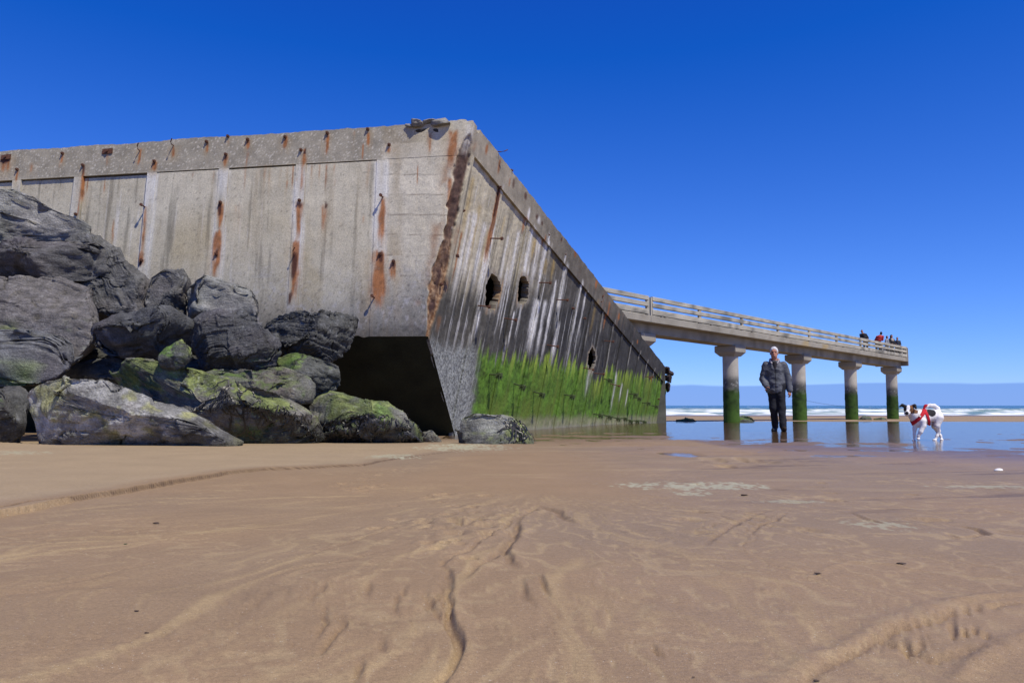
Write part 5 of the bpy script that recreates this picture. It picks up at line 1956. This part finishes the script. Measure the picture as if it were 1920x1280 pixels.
def pier_person(x, label, h, jacket, legs, hair, q=.0, lean=0.0, turn=0.0, skin=(.45, .22, .15), bag=None, long_hair=False, arms=0, scarf=None):
    """small figure on the pier deck; x = survey column"""
    r_ = (x - 960) / FPX
    A = PC[0] + E_Q[0] * q
    Bq = PC[1] + E_Q[1] * q
    s = (Bq * r_ - A) / (E_P[0] - r_ * E_P[1])
    base = pp(s, q, ZD(s))
    f = Field((-.45, -.45, 0), (.45, .45, 1.95), .026)
    ln = lambda p: np.array([p[0] + lean * max(0, p[2] - .9), p[1], p[2] - abs(lean) * .15 * max(0, p[2] - .9)])
    for s_ in (-1, 1):
        f.chain([(s_ * .09, 0, .88), (s_ * .10, -.02, .48), (s_ * .10, .02, .08)], [.10, .075, .055], .03)
        f.cap((s_ * .10, .03, .05), (s_ * .11, -.13, .04), .05, .04, .02)
        f.chain([ln((s_ * .19, 0, 1.40)), ln((s_ * .25, -.03, 1.13)), ln((s_ * .20, -.22, 1.02 + .1 * arms))], [.075, .06, .045], .03)
        f.cap(ln((s_ * .20, -.22, 1.02 + .1 * arms)), ln((s_ * .17, -.29, 1.02 + .1 * arms)), .042, .035, .02)
    f.chain([(0, 0, .92), ln((0, 0, 1.15)), ln((0, 0, 1.36)), ln((0, .0, 1.47))], [.155, .165, .16, .07], .06)
    hd = ln((0, -.02, 1.655))
    f.cap(ln((0, 0, 1.45)), hd, .055, .055, .03)
    f.ell(hd, (.085, .10, .118), .02)
    f.cap(hd + [0, -.09, -.01], hd + [0, -.115, -.02], .015, .017, .01)
    if long_hair:
        f.cap(hd + [0, .05, .0], ln((0, .08, 1.42)), .09, .075, .04)
        f.ell(hd + [0, .02, .03], (.10, .11, .11), .02)
    if bag is not None:
        f.ell(ln((0, .20, 1.22)), (.15, .10, .22), .02)
    V, Fq = f.mesh()
    c = np.tile(legs, (len(V), 1)).astype(float)
    z = V[:, 2]
    c[z > .86] = jacket
    hv = V - hd
    c[(np.abs(hv[:, 0]) < .13) & (hv[:, 2] > -.16)] = skin
    hr = (hv[:, 2] > -.13) & (np.abs(hv[:, 0]) < .13) & ((hv[:, 1] > -.035) | (hv[:, 2] > .065))
    c[hr] = hair
    if long_hair:
        c[(np.abs(hv[:, 0]) < .13) & (hv[:, 2] > -.30) & (hv[:, 1] > -.0)] = hair
    if bag is not None:
        c[(V[:, 1] > .13) & (z > .98) & (z < 1.46)] = bag
    if scarf is not None:
        c[(z > 1.28) & (z < 1.46) & (V[:, 1] < -.08) & (np.abs(V[:, 0]) < .12)] = scarf
    c[(V[:, 1] < -.26) & (z > .9) & (z < 1.2)] = skin
    k = h / 1.77
    V = rot_z(V, turn) * k
    o = obj('person', V + base, Fq, M_BODY, None, c * (1 + .15 * fbm(V * 9, 3, int(x)))[:, None])
    o.data.vertices.foreach_set('co', V.astype(np.float32).ravel())
    o.data.update()
    o.location = tuple(base)
    tag(o, label, 'person', 'people at the seaward end of the pier')


DK, BR = (.018, .018, .022), (.03, .02, .015)
pier_person(1625, 'person in dark clothes bending over the pier rail apart from the others', 1.70, DK, (.02, .022, .03), (.012, .010, .01), .45, -.30, R(-20))
pier_person(1648, 'tall person in red jacket on the pier leaning back with head to the sky', 1.86, (.42, .035, .03), DK, BR, .1, -.32, R(150), bag=None, arms=1)
pier_person(1665, 'person in grey top on the pier standing left of the long haired one', 1.60, (.22, .23, .26), DK, BR, .35, .05, R(40))
pier_person(1674, 'person with long dark hair and pale scarf standing at the pier rail', 1.70, DK, (.02, .02, .025), (.014, .010, .009), .5, 0, R(15), long_hair=True, scarf=(.42, .36, .30))
pier_person(1684.5, 'rightmost person on the pier in dark coat with a white bag', 1.66, (.03, .035, .05), DK, BR, .4, .02, R(-20), bag=(.6, .6, .6))

# ------------------------------------------------------------------ small things on the sand
def shell():
    P = onground(1872, 881)
    D, F = ico(4)
    th = np.arctan2(D[:, 1], D[:, 0])
    rib = 1 + .05 * np.cos(th * 22) * np.hypot(D[:, 0], D[:, 1])
    V = D * np.array([.036, .026, .019]) * rib[:, None]
    V[:, 2] = np.where(V[:, 2] < 0, V[:, 2] * .25, V[:, 2])
    V[:, 0] += .006 * D[:, 2]
    h, _, _ = terrain(np.array([P[0]]), np.array([P[1]]))
    P[2] = h[0] + .003
    o = obj('seashell', V, F, M_SHELL)
    o.location = tuple(P)
    tag(o, 'white seashell lying on the wet sand at right below the dog', 'shell')


shell()


def scrap(px, label, L, seed, mat):
    P = onground(*px)
    h, _, _ = terrain(np.array([P[0]]), np.array([P[1]]))
    P[2] = h[0] + .002
    D, F = ico(3)
    L = L * .75
    V = D * np.array([L * .55, L * .30, L * .12]) * (1 + .7 * fbm(D * 2.2 + seed, 3, seed))[:, None]
    V[:, 2] += L * .05
    o = obj('seaweed_scrap', V, F, mat)
    o.location = tuple(P)
    tag(o, label, 'seaweed', 'scraps of seaweed on the sand')


M_SCR = mat_flat('dried_weed', (.06, .040, .028), .7, .4, 80)
M_SCG = mat_flat('green_weed', (.05, .08, .03), .7, .3, 80)
for px, lab, L, sd_, mt in (((293, 983), 'dark seaweed scrap on the flat sand below the sand step', .035, 1, M_SCR), ((235, 1021), 'green weed scrap on the flat sand at left', .016, 2, M_SCG),
                            ((1690, 1058), 'brown seaweed tuft on a low sand ripple at right', .034, 3, M_SCR), ((1533, 1079), 'dark seaweed scrap on smooth sand right of centre', .022, 4, M_SCR),
                            ((1530, 1272), 'dark seaweed scrap at the bottom edge of the sand', .014, 5, M_SCR), ((256, 1147), 'brown seaweed scrap on streaked sand at lower left', .014, 6, M_SCR),
                            ((1300, 1271), 'tiny reddish scrap at the bottom edge left of the dark one', .008, 7, M_SCR), ((275, 1188), 'small brown scrap at lower left under the other', .012, 8, M_SCR), ((1395, 926), 'brown weed lump behind the pale scum patch', .05, 9, M_SCR)):
    scrap(px, lab, L, sd_, mt)
